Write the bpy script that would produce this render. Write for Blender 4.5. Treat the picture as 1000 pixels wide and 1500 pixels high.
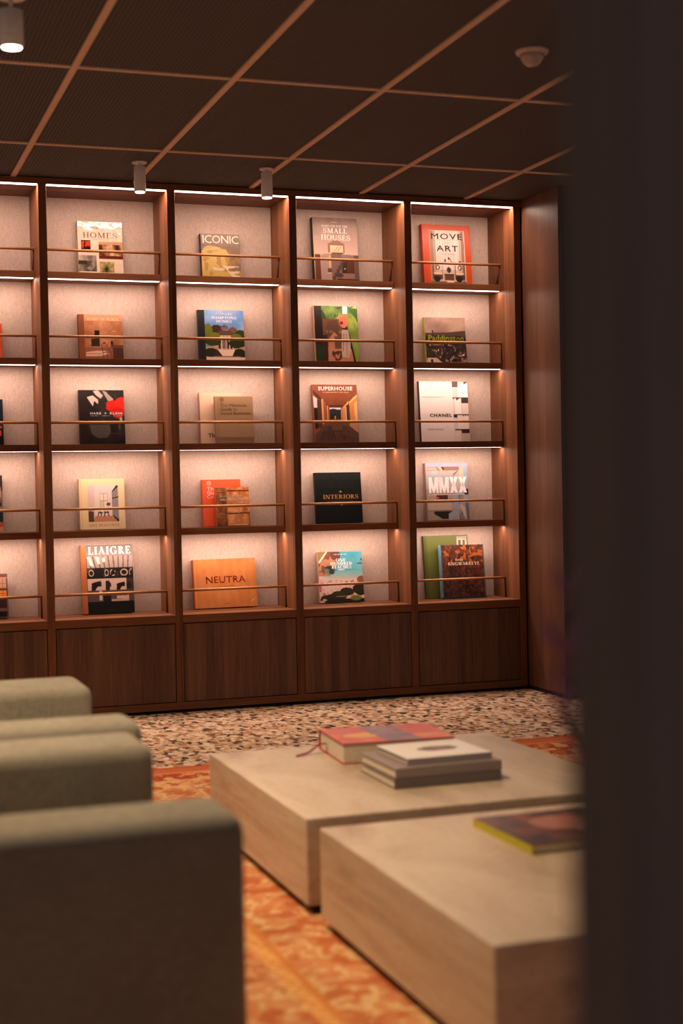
import bpy, bmesh, math, random
import numpy as np
from mathutils import Matrix, Vector

for o in list(bpy.data.objects): bpy.data.objects.remove(o)
SC = bpy.context.scene
COL = SC.collection
RNG = np.random.default_rng(7)
random.seed(7)

# ------------------------------------------------------------------ camera
YAW, PITCH, ROLL = 0.3329, -0.0156, -0.0189
fw = Vector((math.sin(YAW)*math.cos(PITCH), math.cos(YAW)*math.cos(PITCH), math.sin(PITCH)))
rt = Vector((math.cos(YAW), -math.sin(YAW), 0)); up = rt.cross(fw)
c, s = math.cos(ROLL), math.sin(ROLL)
r2 = rt*c + up*s; u2 = up*c - rt*s
cd = bpy.data.cameras.new('camera'); cam = bpy.data.objects.new('camera', cd); COL.objects.link(cam)
cam.matrix_world = Matrix(((r2.x, u2.x, -fw.x, -1.594), (r2.y, u2.y, -fw.y, -7.314), (r2.z, u2.z, -fw.z, 1.118), (0, 0, 0, 1)))
cd.sensor_fit = 'VERTICAL'; cd.sensor_height = 36; cd.lens = 2158.665*36/1500
cd.clip_start = 0.05
cd.dof.use_dof = True; cd.dof.focus_distance = 7.75; cd.dof.aperture_fstop = 2.1
SC.camera = cam

# ------------------------------------------------------------------ world and exposure
w = bpy.data.worlds.new('dim_room'); SC.world = w; w.use_nodes = True
bg = w.node_tree.nodes['Background']; bg.inputs[0].default_value = (1.0, 0.84, 0.78, 1); bg.inputs[1].default_value = 0.12
SC.view_settings.view_transform = 'Standard'; SC.view_settings.look = 'None'
SC.view_settings.exposure = 1.0; SC.view_settings.gamma = 1.0; SC.view_settings.use_curve_mapping = False
LED_GLOW = 3.2                                    # radiance of the diffusers
LED_WATTS = 1.02                                  # light each strip sends down and back
LED_TINT = (1.0, 0.67, 0.515)
LAMP_TINT = (1.0, 0.71, 0.44)
LAMP_WATTS = 60.0

# ------------------------------------------------------------------ helpers
def lin(c):
    c = np.asarray(c, float)/255.0
    return np.where(c <= .04045, c/12.92, ((c+.055)/1.055)**2.4)

def link(o, parent=None):
    COL.objects.link(o)
    if parent is not None: o.parent = parent
    return o

def mesh_obj(name, bm, mat, parent=None, smooth=False):
    me = bpy.data.meshes.new(name); bm.to_mesh(me); bm.free()
    if mat: me.materials.append(mat)
    if smooth:
        for p in me.polygons: p.use_smooth = True
    return link(bpy.data.objects.new(name, me), parent)

def tag(o, label, cat, group=None):
    o['label'] = label; o['category'] = cat
    if group: o['group'] = group
    return o

def structure(o): o['kind'] = 'structure'; return o

def empty(name, loc=(0, 0, 0), rz=0):
    o = bpy.data.objects.new(name, None); COL.objects.link(o)
    o.location = loc; o.rotation_euler = (0, 0, rz); o.empty_display_size = .05
    return o

def box(bm, x0, x1, y0, y1, z0, z1):
    v = [bm.verts.new(p) for p in ((x0,y0,z0),(x1,y0,z0),(x1,y1,z0),(x0,y1,z0),(x0,y0,z1),(x1,y0,z1),(x1,y1,z1),(x0,y1,z1))]
    for f in ((0,3,2,1),(4,5,6,7),(0,1,5,4),(1,2,6,5),(2,3,7,6),(3,0,4,7)): bm.faces.new([v[i] for i in f])

def bx(name, x0, x1, y0, y1, z0, z1, mat, parent=None, bevel=0.0, seg=2, smooth=False):
    bm = bmesh.new(); box(bm, x0, x1, y0, y1, z0, z1)
    if bevel: bmesh.ops.bevel(bm, geom=bm.edges[:], offset=bevel, segments=seg, profile=.5, affect='EDGES')
    o = mesh_obj(name, bm, mat, parent, smooth)
    return o

def tube(bm, a, b, ra, rb=None, n=14, cap=True):
    a, b = Vector(a), Vector(b); rb = ra if rb is None else rb
    d = (b-a).normalized(); t = Vector((0,0,1)) if abs(d.z) < .9 else Vector((1,0,0))
    e = d.cross(t).normalized(); f = d.cross(e)
    A = [bm.verts.new(a+(e*math.cos(2*math.pi*i/n)+f*math.sin(2*math.pi*i/n))*ra) for i in range(n)]
    B = [bm.verts.new(b+(e*math.cos(2*math.pi*i/n)+f*math.sin(2*math.pi*i/n))*rb) for i in range(n)]
    for i in range(n): bm.faces.new((A[i], A[(i+1) % n], B[(i+1) % n], B[i]))
    if cap: bm.faces.new(A[::-1]); bm.faces.new(B)

def lathe(bm, prof, n=28, c=(0,0)):
    rings = [[bm.verts.new((c[0]+r*math.cos(2*math.pi*i/n), c[1]+r*math.sin(2*math.pi*i/n), z)) for i in range(n)] for r, z in prof]
    for A, B in zip(rings, rings[1:]):
        for i in range(n): bm.faces.new((A[i], A[(i+1) % n], B[(i+1) % n], B[i]))
    bm.faces.new(rings[0][::-1]); bm.faces.new(rings[-1])

# ------------------------------------------------------------------ node materials
def newmat(name):
    m = bpy.data.materials.new(name); m.use_nodes = True
    nt = m.node_tree; return m, nt, nt.nodes['Principled BSDF']

def N(nt, typ, **kw):
    n = nt.nodes.new(typ)
    for k, v in kw.items():
        if k.startswith('i_'): n.inputs[int(k[2:]) if k[2:].isdigit() else k[2:].replace('_', ' ')].default_value = v
        else: setattr(n, k, v)
    return n

def math_n(nt, op, a, b=None):
    n = nt.nodes.new('ShaderNodeMath'); n.operation = op
    for i, v in enumerate((a, b)):
        if v is None: continue
        if isinstance(v, (int, float)): n.inputs[i].default_value = v
        else: nt.links.new(v, n.inputs[i])
    return n.outputs[0]

def ramp(nt, fac, stops, interp='LINEAR'):
    n = nt.nodes.new('ShaderNodeValToRGB'); cr = n.color_ramp; cr.interpolation = interp
    while len(cr.elements) < len(stops): cr.elements.new(.5)
    for e, (p, col) in zip(cr.elements, stops): e.position = p; e.color = (*col, 1)
    nt.links.new(fac, n.inputs[0]); return n.outputs[0]

def mapped(nt, scale, coord='Object'):
    tc = nt.nodes.new('ShaderNodeTexCoord'); mp = nt.nodes.new('ShaderNodeMapping'); mp.inputs['Scale'].default_value = scale
    nt.links.new(tc.outputs[coord], mp.inputs[0]); return mp.outputs[0]

def noise(nt, vec, scale, detail=3, rough=.55, dist=0.0):
    n = nt.nodes.new('ShaderNodeTexNoise'); n.inputs['Scale'].default_value = scale; n.inputs['Detail'].default_value = detail
    n.inputs['Roughness'].default_value = rough; n.inputs['Distortion'].default_value = dist
    nt.links.new(vec, n.inputs['Vector']); return n.outputs[0]

def bump(nt, bsdf, h, strength=.2, dist=.002):
    b = nt.nodes.new('ShaderNodeBump'); b.inputs['Strength'].default_value = strength; b.inputs['Distance'].default_value = dist
    nt.links.new(h, b.inputs['Height']); nt.links.new(b.outputs[0], bsdf.inputs['Normal'])

def mix(nt, fac, a, b, mode='MIX'):
    n = nt.nodes.new('ShaderNodeMix'); n.data_type = 'RGBA'; n.blend_type = mode
    for i, v in ((0, fac), (6, a), (7, b)):
        if isinstance(v, (int, float)): n.inputs[i].default_value = v
        elif isinstance(v, tuple): n.inputs[i].default_value = (*v, 1)
        else: nt.links.new(v, n.inputs[i])
    return n.outputs[2]

def walnut(name, axis, dark=(.064,.023,.010), light=(.30,.115,.047), strip=.055, rough=.5, spec=.18):
    # axis: direction the grain runs along (2 = vertical veneer boards, 0 = along the shelf)
    m, nt, b = newmat(name)
    tc = nt.nodes.new('ShaderNodeTexCoord'); sx = nt.nodes.new('ShaderNodeSeparateXYZ'); nt.links.new(tc.outputs['Object'], sx.inputs[0])
    along = sx.outputs[axis]
    others = [sx.outputs[i] for i in range(3) if i != axis]
    across = math_n(nt, 'ADD', others[0], others[1])
    bid = math_n(nt, 'FLOOR', math_n(nt, 'DIVIDE', across, strip))
    wn = nt.nodes.new('ShaderNodeTexWhiteNoise'); wn.noise_dimensions = '1D'; nt.links.new(bid, wn.inputs['W'])
    cb = nt.nodes.new('ShaderNodeCombineXYZ')
    nt.links.new(math_n(nt, 'MULTIPLY', across, 26.0), cb.inputs[0])
    nt.links.new(math_n(nt, 'MULTIPLY', along, 1.5), cb.inputs[1])
    nt.links.new(math_n(nt, 'MULTIPLY', wn.outputs[0], 37.0), cb.inputs[2])
    g = noise(nt, cb.outputs[0], 2.2, 5, .6, .8)
    cb2 = nt.nodes.new('ShaderNodeCombineXYZ')
    nt.links.new(math_n(nt, 'MULTIPLY', across, 240.0), cb2.inputs[0]); nt.links.new(math_n(nt, 'MULTIPLY', along, 7.0), cb2.inputs[1])
    g2 = noise(nt, cb2.outputs[0], 1.0, 2)
    f = math_n(nt, 'ADD', math_n(nt, 'MULTIPLY', g, .62), math_n(nt, 'MULTIPLY', wn.outputs[0], .28))
    f = math_n(nt, 'ADD', f, math_n(nt, 'MULTIPLY', g2, .22))
    md = tuple((a+c_)/2*.92 for a, c_ in zip(dark, light))
    nt.links.new(ramp(nt, f, [(.22, dark), (.52, md), (.85, light)]), b.inputs['Base Color'])
    b.inputs['Roughness'].default_value = rough; b.inputs['Specular IOR Level'].default_value = spec
    bump(nt, b, g2, .08, .001)
    return m

def plain(name, col, rough=.6, metal=0.0, var=.12, scale=60, spec=None):
    m, nt, b = newmat(name)
    n = noise(nt, mapped(nt, (1,1,1)), scale, 3)
    lo = tuple(max(0, x*(1-var)) for x in col); hi = tuple(min(1, x*(1+var)) for x in col)
    nt.links.new(ramp(nt, n, [(.3, lo), (.7, hi)]), b.inputs['Base Color'])
    b.inputs['Roughness'].default_value = rough; b.inputs['Metallic'].default_value = metal
    if spec is not None: b.inputs['Specular IOR Level'].default_value = spec
    return m

def emitter(name, col, power):
    m, nt, b = newmat(name)
    b.inputs['Base Color'].default_value = (.8, .8, .8, 1)
    b.inputs['Emission Color'].default_value = (*col, 1); b.inputs['Emission Strength'].default_value = power
    return m

def fabric(name, c0, c1, sc=700, bumpy=.3, rough=.9, blot=5):
    m, nt, b = newmat(name)
    v = mapped(nt, (1,1,1))
    a = noise(nt, mapped(nt, (sc, sc, sc*.10)), 1.0, 2); d = noise(nt, mapped(nt, (sc*.12, sc*.12, sc)), 1.0, 2)
    big = noise(nt, v, blot, 2)
    f = math_n(nt, 'ADD', math_n(nt, 'MULTIPLY', math_n(nt, 'ADD', a, d), .42), math_n(nt, 'MULTIPLY', big, .16))
    nt.links.new(ramp(nt, f, [(.34, c0), (.66, c1)]), b.inputs['Base Color'])
    b.inputs['Roughness'].default_value = rough; b.inputs['Specular IOR Level'].default_value = .15
    bump(nt, b, math_n(nt, 'ADD', a, d), bumpy, .001)
    return m

def carpet_mat():
    m, nt, b = newmat('speckled_carpet')
    v = mapped(nt, (48, 31, 1))
    vo = nt.nodes.new('ShaderNodeTexVoronoi'); vo.inputs['Scale'].default_value = 1.0; vo.inputs['Randomness'].default_value = 1.0
    wob = noise(nt, mapped(nt, (1,1,1)), 60, 2)
    add = nt.nodes.new('ShaderNodeVectorMath'); add.operation = 'ADD'
    sc = nt.nodes.new('ShaderNodeVectorMath'); sc.operation = 'SCALE'; sc.inputs[3].default_value = 1.3
    nn = nt.nodes.new('ShaderNodeTexNoise'); nn.inputs['Scale'].default_value = 45; nt.links.new(mapped(nt, (1,1,1)), nn.inputs['Vector'])
    nt.links.new(nn.outputs[1], sc.inputs[0]); nt.links.new(v, add.inputs[0]); nt.links.new(sc.outputs[0], add.inputs[1])
    nt.links.new(add.outputs[0], vo.inputs['Vector'])
    sp = nt.nodes.new('ShaderNodeSeparateColor'); nt.links.new(vo.outputs['Color'], sp.inputs[0])
    colr = ramp(nt, sp.outputs[0], [(0, (.05,.034,.026)), (.12, (.44,.29,.18)), (.34, (.60,.43,.29)), (.54, (.42,.18,.085)), (.65, (.70,.54,.38)), (.83, (.16,.095,.06)), (.91, (.54,.35,.21))], 'CONSTANT')
    fine = noise(nt, mapped(nt, (1,1,1)), 900, 2)
    nt.links.new(mix(nt, .35, colr, ramp(nt, fine, [(.35, (.55,.55,.55)), (.65, (1.2,1.2,1.2))]), 'MULTIPLY'), b.inputs['Base Color'])
    b.inputs['Roughness'].default_value = .95; b.inputs['Specular IOR Level'].default_value = .1
    bump(nt, b, fine, .5, .003)
    return m

def stone_mat():
    m, nt, b = newmat('travertine')
    v = mapped(nt, (2.2, .8, 9.0))
    a = noise(nt, v, 1.6, 6, .6, 1.2); d = noise(nt, mapped(nt, (1,1,1)), 55, 4)
    f = math_n(nt, 'ADD', math_n(nt, 'MULTIPLY', a, .75), math_n(nt, 'MULTIPLY', d, .25))
    nt.links.new(ramp(nt, f, [(.32, (.36,.255,.17)), (.5, (.56,.44,.32)), (.70, (.70,.585,.455))]), b.inputs['Base Color'])
    b.inputs['Roughness'].default_value = .42
    bump(nt, b, d, .06, .001)
    return m

def tile_mat():
    m, nt, b = newmat('ribbed_ceiling_tile')
    tc = nt.nodes.new('ShaderNodeTexCoord'); sx = nt.nodes.new('ShaderNodeSeparateXYZ'); nt.links.new(tc.outputs['Object'], sx.inputs[0])
    wv = math_n(nt, 'SINE', math_n(nt, 'MULTIPLY', sx.outputs[0], 2*math.pi/.015))
    nt.links.new(ramp(nt, math_n(nt, 'ADD', math_n(nt, 'MULTIPLY', wv, .5), .5), [(.60, (.050,.050,.050)), (.95, (.125,.105,.092))]), b.inputs['Base Color'])
    b.inputs['Roughness'].default_value = .85
    bump(nt, b, wv, .4, .003)
    return m

def attr_mat(name, rough, spec=.5, coat=0.0, relief=0.0):
    m, nt, b = newmat(name)
    a = nt.nodes.new('ShaderNodeAttribute'); a.attribute_name = 'print'
    nt.links.new(a.outputs['Color'], b.inputs['Base Color'])
    b.inputs['Roughness'].default_value = rough; b.inputs['Specular IOR Level'].default_value = spec
    b.inputs['Coat Weight'].default_value = coat
    if relief: bump(nt, b, noise(nt, mapped(nt, (1,1,1)), 500, 2), relief, .002)
    return m

W_V = walnut('walnut_vertical', 2)
W_H = walnut('walnut_shelf', 0)
W_DOOR = walnut('walnut_door', 2, (.070,.033,.021), (.235,.118,.070), .048)
W_WALL = walnut('walnut_wall', 2, (.085,.034,.018), (.24,.108,.058), .07, .42, .3)
LINEN = fabric('linen_panel', (.44,.335,.28), (.67,.54,.465), 400, .4)
SOFA = fabric('olive_grey_upholstery', (.19,.172,.135), (.34,.31,.25), 420, .5, .95)
BRASS = plain('brass_rail', (.50,.25,.105), .4, .15, .08, 40)
BRONZE = plain('bronze_bracket', (.17,.08,.04), .45, .7)
LED = emitter('led_diffuser', (1.0, .84, .80), LED_GLOW)
ALU = plain('lamp_body', (.84,.74,.67), .5, 0, .06)
TILE = tile_mat()
TBAR = plain('ceiling_bar', (.74,.50,.35), .6, 0, .08)
DARK = plain('dark_recess', (.012,.009,.008), .8)
CARPET = carpet_mat(); STONE = stone_mat()
PILLAR = walnut('dark_veneer', 2, (.13,.098,.090), (.24,.175,.155), .09, .7)
PAINT = plain('dark_brown_paint', (.045,.030,.026), .8)
PAGES = plain('page_edges', (.72,.62,.48), .85, 0, .1, 300)
PRINT = attr_mat('cover_print', .38, .4)
PRINT_G = attr_mat('cover_print_gloss', .16, .5, .6)
nt_ = PRINT_G.node_tree; bump(nt_, nt_.nodes['Principled BSDF'], noise(nt_, mapped(nt_, (1, 1, 1)), 14, 2), .35, .02)
nt_.links.new(nt_.nodes['Bump'].outputs[0], nt_.nodes['Principled BSDF'].inputs['Coat Normal'])
RUGM = attr_mat('rug_weave', .95, .05, 0, .5)

_ink = {}
def ink(rgb, rough=.55, metal=0.0):
    k = (tuple(rgb), rough, metal)
    if k not in _ink: _ink[k] = plain('ink_%d_%d_%d' % tuple(rgb), tuple(float(x) for x in lin(rgb)), rough, metal, .04, 200)
    return _ink[k]

# ------------------------------------------------------------------ measured layout (metres)
BAY, POST0, PW = 0.64125, -0.585, 0.040          # divider spacing, first divider centre in view, divider width
BACK_Y, SHELF_Y = 0.340, 0.170
CEIL = 2.675
SHELF_TOP = [2.239, 1.804, 1.369, 0.930]         # four shelves
SHELF_T = 0.034
LEDGE_TOP, LEDGE_BOT = 0.496, 0.455
ROWZ = SHELF_TOP + [LEDGE_TOP]
K0, K1 = -2, 4                                   # divider indices

# ------------------------------------------------------------------ room shell
floor = structure(bx('floor', -4.6, 4.6, -9.2, .5, -.06, 0, CARPET))
structure(bx('wall_back', -4.6, 4.6, .37, .5, 0, CEIL+.1, PAINT))
wr = structure(bx('wall_right', 2.030, 4.6, -.43, .37, 0.0, CEIL, PAINT))
bx('veneer_panel', 2.006, 2.030, -.43, .0, 0.022, CEIL-.002, W_WALL, wr, .001, 1)
bx('end_trim', 2.014, 2.035, -.442, -.43, 0.0, CEIL-.002, DARK, wr)
bx('shadow_gap', 2.012, 2.030, -.42, .0, 0.0, 0.022, DARK, wr)

ceil = structure(bx('ceiling', -4.6, 4.6, -9.2, .37, CEIL+.045, CEIL+.12, DARK))
GX = [-0.722+.6*i for i in range(-6, 9)]
GY = [-0.686-1.2232*j for j in range(0, 7)]
ys = [0.33]+GY
tile_cache = {}
for i in range(len(GX)-1):
    for j in range(len(ys)-1):
        y1, y0 = ys[j]-(.012 if j else 0), ys[j+1]+.012
        if j == 0: y1 = .0
        key = round(y1-y0, 3)
        if key not in tile_cache:
            t = bx('ceiling_tile', -.287, .287, 0, y1-y0, 0, .018, TILE, ceil, .003, 1)
            tile_cache[key] = t.data
        else:
            t = link(bpy.data.objects.new('ceiling_tile', tile_cache[key]), ceil)
        t.location = (GX[i]+.3, y0, CEIL)
for x in GX: bx('tee_bar', x-.0125, x+.0125, -8.1, 0.0, CEIL-.006, CEIL+.012, TBAR, ceil)
for y in GY: bx('cross_bar', GX[0], GX[-1], y-.0115, y+.0115, CEIL-.0045, CEIL+.012, TBAR, ceil)

# ------------------------------------------------------------------ the bookcase
case = tag(empty('bookcase', (0, 0, 0)), 'built-in walnut bookcase with lit display shelves and closed cabinets across the wall', 'bookcase')
xs = [POST0+BAY*k for k in range(K0, K1+1)]
for i, x in enumerate(xs):
    bx('divider', x-PW/2, x+PW/2, 0, BACK_Y, .052, CEIL-.034, W_V, case, .0012, 1)
bx('header', xs[0]-PW/2, xs[-1]+PW/2+.02, 0, BACK_Y, CEIL-.034, CEIL-.003, W_H, case, .001, 1)
bx('kick_board', xs[0]-PW/2, xs[-1]+PW/2, .03, .06, 0.0, .052, DARK, case)
bx('base_rail', xs[0]-PW/2, xs[-1]+PW/2, 0.0, .03, .016, .052, W_H, case, .001, 1)
def led_lamp(x, y, z, L, parent, k=1.0):
    ld = bpy.data.lights.new('led_light', 'AREA'); ld.shape = 'RECTANGLE'; ld.size = L; ld.size_y = .016
    ld.energy = LED_WATTS*k; ld.color = LED_TINT
    o = link(bpy.data.objects.new('led_light', ld), parent); o.location = (x, y, z); o.rotation_euler = (math.radians(5), 0, 0)
for i in range(len(xs)-1):
    a, b_ = xs[i]+PW/2, xs[i+1]-PW/2
    bx('back_panel', a, b_, BACK_Y-.004, BACK_Y+.012, LEDGE_TOP, CEIL-.034, LINEN, case)
    st = bx('led_strip', a+.004, b_-.002, .006, .034, CEIL-.0365, CEIL-.0345, LED, case)
    led_lamp((a+b_)/2, .022, CEIL-.039, b_-a-.012, st, 2.0)
    lg = bx('ledge', a, b_, 0.0, BACK_Y-.004, LEDGE_BOT, LEDGE_TOP, W_H, case, .0012, 1)
    bx('cabinet_door', a+.003, b_-.003, .002, .022, .056, LEDGE_BOT-.004, W_DOOR, case, .0015, 1)
    bx('cabinet_box', a, b_, .024, BACK_Y-.004, .052, LEDGE_BOT-.001, DARK, case)
    for r in range(5):
        zt = ROWZ[r]
        if r < 4:
            bm = bmesh.new(); box(bm, a, b_, SHELF_Y, BACK_Y-.004, zt-SHELF_T, zt)
            bmesh.ops.bevel(bm, geom=bm.edges[:], offset=.0012, segments=1, affect='EDGES')
            box(bm, a, b_, SHELF_Y+.0015, SHELF_Y+.006, zt-SHELF_T-.0004, zt-SHELF_T+.002)
            sh = mesh_obj('shelf', bm, W_H, case)
            bm = bmesh.new(); bm.faces.new([bm.verts.new((x_, y_, zt-SHELF_T-.0003)) for x_, y_ in ((a+.002, SHELF_Y+.007), (a+.002, SHELF_Y+.042), (b_-.006, SHELF_Y+.042), (b_-.006, SHELF_Y+.007))])
            mesh_obj('led_strip', bm, LED, sh)
            led_lamp((a+b_)/2, SHELF_Y+.022, zt-SHELF_T-.004, b_-a-.012, sh)
        bm = bmesh.new(); tube(bm, (a, SHELF_Y+.010, zt+.111), (b_, SHELF_Y+.010, zt+.111), .0072, n=14)
        rail = mesh_obj('rail', bm, BRASS, case, True)
        foot = SHELF_Y+.045 if r == 0 else SHELF_Y+.004
        for xx in (a+.004, b_-.004):
            bm = bmesh.new(); tube(bm, (xx, foot, zt-.001), (xx, SHELF_Y+.010, zt+.111), .0036, n=8)
            mesh_obj('bracket', bm, BRONZE, rail, True)

# ------------------------------------------------------------------ lamps and detector
LAMPG = 'cylindrical ceiling downlights'
def downlight(x, y, r, z0, z1, label, watts, spread=115):
    t = tag(empty('downlight', (x, y, CEIL)), label, 'ceiling lamp', LAMPG)
    d0, d1 = z0-CEIL, z1-CEIL
    bm = bmesh.new(); lathe(bm, [(r*.90, d0), (r, d0+.003), (r, d1-.004), (r*.94, d1)], 32); mesh_obj('lamp_body', bm, ALU, t, True)
    bm = bmesh.new(); lathe(bm, [(.007, d1-.002), (.007, -.004)], 12); mesh_obj('stem', bm, ALU, t, True)
    bm = bmesh.new(); lathe(bm, [(r*1.22, -.007), (r*1.28, -.004), (r*1.28, .0)], 32); mesh_obj('ceiling_plate', bm, ALU, t, True)
    bm = bmesh.new(); lathe(bm, [(r*.80, d0-.003), (r*.86, d0+.001)], 32); mesh_obj('diffuser', bm, LENS, t)
    ld = bpy.data.lights.new('downlight_beam', 'SPOT'); ld.energy = watts; ld.color = LAMP_TINT
    ld.spot_size = math.radians(spread); ld.spot_blend = .8; ld.shadow_soft_size = r*.8
    lo = link(bpy.data.objects.new('downlight_beam', ld), t); lo.location = (0, 0, d0-.012)
    return t
LENS = emitter('downlight_lens', (1.0, .86, .72), 5.0)
downlight(-.187, -.43, .0275, 2.535, 2.655, 'small cylindrical downlight in front of the second bookcase bay, left of its twin', LAMP_WATTS*.17, 84)
downlight(.432, -.44, .0275, 2.535, 2.655, 'small cylindrical downlight in front of the third bookcase bay, right of its twin', LAMP_WATTS*.17, 84)
downlight(-1.03, -2.62, .0375, 2.515, 2.630, 'large blurred downlight at the top left corner of the photo', LAMP_WATTS*.75)
for x, y, f_, lb in ((-1.22, -3.98, 1.55, 'above the gap between the armchairs'), (-2.3, -3.0, .8, 'behind the armchairs, nearer the camera'), (-2.3, -1.5, .35, 'behind the armchairs, nearer the bookcase')):
    downlight(x, y, .0375, 2.515, 2.630, 'large cylindrical ceiling downlight '+lb, LAMP_WATTS*f_)

sd = tag(empty('motion_sensor', (.815, -2.53, CEIL)), 'round white motion sensor dome on the ceiling tiles', 'sensor')
bm = bmesh.new(); lathe(bm, [(.050, -.014), (.057, -.010), (.060, -.003), (.060, 0)], 36); mesh_obj('sensor_base', bm, plain('sensor_plastic', (.62,.44,.34), .5), sd, True)
bm = bmesh.new(); lathe(bm, [(.006, -.057), (.018, -.054), (.030, -.045), (.040, -.030), (.045, -.012)], 36); mesh_obj('sensor_dome', bm, plain('sensor_lens', (.48,.36,.30), .25), sd, True)

# ------------------------------------------------------------------ lettering
def rect_(x0, y0, x1, y1): return [(x0,y0),(x1,y0),(x1,y1),(x0,y1)]
def arc_(cx, cy, rx, ry, a0, a1, tx, ty, n=14):
    P = []
    for i in range(n):
        q = []
        for a in (a0+(a1-a0)*i/n, a0+(a1-a0)*(i+1)/n):
            a = math.radians(a); q.append(((cx+rx*math.cos(a), cy+ry*math.sin(a)), (cx+(rx-tx)*math.cos(a), cy+(ry-ty)*math.sin(a))))
        P.append([q[0][0], q[1][0], q[1][1], q[0][1]])
    return P
def glyph(ch, T=.17, t=.06):
    S, h = .07, .045
    st = lambda x: [rect_(x, 0, x+T, 1), rect_(x-S, 0, x+T+S, h), rect_(x-S, 1-h, x+T+S, 1)]
    ln = lambda x0, y0, x1, y1, th: [[(x0-th/2,y0),(x0+th/2,y0),(x1+th/2,y1),(x1-th/2,y1)]]
    sf = lambda x, y, wd=.14: [rect_(x-wd, y, x+wd, y+h)]
    tip = lambda x, y0, y1: [rect_(x-t, y0, x, y1)]
    m_ = S+.02
    if ch == 'I': return st(m_), m_*2+T
    if ch == 'H': return st(m_)+st(m_+.46)+[rect_(m_, .48, m_+.5, .48+t)], .46+T+2*m_
    if ch == 'E': return st(m_)+[rect_(m_, 0, .60, t), rect_(m_, 1-t, .57, 1), rect_(m_, .49, .46, .49+t)]+tip(.60, 0, .22)+tip(.57, .78, 1)+tip(.47, .40, .63), .66
    if ch == 'F': return st(m_)+[rect_(m_, 1-t, .57, 1), rect_(m_, .49, .46, .49+t)]+tip(.57, .78, 1)+tip(.47, .40, .63), .60
    if ch == 'L': return st(m_)+[rect_(m_, 0, .60, t)]+tip(.60, 0, .26), .64
    if ch == 'T': return st(.27)+[rect_(.03, 1-t, .69, 1)]+tip(.09, .76, 1)+tip(.69, .76, 1), .72
    if ch == 'P': return st(m_)+arc_(m_+T*.6, .735, .40, .265, -90, 90, T, t), .64
    if ch == 'B': return st(m_)+arc_(m_+T*.6, .755, .36, .245, -90, 90, T, t)+arc_(m_+T*.6, .255, .42, .255, -90, 90, T, t), .68
    if ch == 'R': return st(m_)+arc_(m_+T*.6, .745, .38, .255, -90, 90, T, t)+ln(.34, .5, .64, 0, T)+[rect_(.6, 0, .76, h)], .74
    if ch == 'D': return st(m_)+arc_(m_+T*.6, .5, .54, .5, -90, 90, T, t), .80
    if ch == 'O': return arc_(.42, .5, .40, .52, 0, 360, T, t, 28), .84
    if ch == 'C': return arc_(.42, .5, .40, .52, 45, 318, T, t, 22)+tip(.73, .68, 1), .78
    if ch == 'G': return arc_(.42, .5, .40, .52, 45, 318, T, t, 22)+tip(.73, .68, 1)+[rect_(.60, .05, .60+T, .42), rect_(.52, .40, .84, .44)], .88
    if ch == 'S': return arc_(.30, .74, .24, .27, 30, 250, .10, t, 14)+arc_(.31, .26, .27, .28, -150, 75, .12, t, 14)+ln(.40, .40, .20, .60, .20)+tip(.53, .70, .98)+tip(.09, .02, .32), .62
    if ch == 'U': return [rect_(m_, .3, m_+T, 1)]+sf(m_+T/2, 1-h)+[rect_(.60, .3, .60+t, 1)]+sf(.63, 1-h)+arc_(.375, .32, .285, .34, 180, 360, T*.7, t, 14), .78
    if ch == 'N': return [rect_(.12, 0, .12+t, 1), rect_(.66, 0, .66+t, 1)]+sf(.15, 0)+sf(.69, 1-h)+sf(.12, 1-h, .1)+ln(.17, 1, .66, 0, T), .84
    if ch == 'M': return [rect_(.12, 0, .12+t, 1), rect_(.74, 0, .74+T, 1)]+sf(.15, 0)+sf(.74+T/2, 0, .16)+sf(.13, 1-h, .1)+sf(.86, 1-h, .12)+ln(.19, 1, .50, .04, T)+ln(.80, 1, .50, .04, t), 1.0
    if ch == 'A': return ln(.13, 0, .40, 1, t)+ln(.65, 0, .38, 1, T)+[rect_(.22, .28, .56, .28+t)]+sf(.13, 0)+sf(.66, 0, .16), .80
    if ch == 'V': return ln(.15, 1, .40, 0, T)+ln(.66, 1, .42, 0, t)+sf(.15, 1-h, .16)+sf(.66, 1-h, .12), .78
    if ch == 'W': return ln(.14, 1, .34, 0, T)+ln(.54, 1, .36, 0, t)+ln(.54, 1, .74, 0, T)+ln(.96, 1, .76, 0, t)+sf(.14, 1-h, .15)+sf(.96, 1-h, .12), 1.08
    if ch == 'Y': return ln(.14, 1, .38, .45, T)+ln(.66, 1, .40, .45, t)+[rect_(.32, 0, .32+T, .5)]+sf(.40, 0, .16)+sf(.14, 1-h, .15)+sf(.66, 1-h, .11), .76
    if ch == 'K': return st(m_)+ln(.22, .42, .62, 1, t)+ln(.36, .58, .68, 0, T)+sf(.64, 1-h, .1)+sf(.68, 0, .13), .80
    return [], .32

def serif_mesh(text, T, track):
    V, F, x = [], [], 0.0
    for ch in text:
        P, wd = glyph(ch, T)
        for p in P:
            n = len(V); V += [(x+a, b_, 0) for a, b_ in p]; F.append(tuple(range(n, n+len(p))))
        x += wd+track
    me = bpy.data.meshes.new('title'); me.from_pydata(V, [], F); return me

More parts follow.
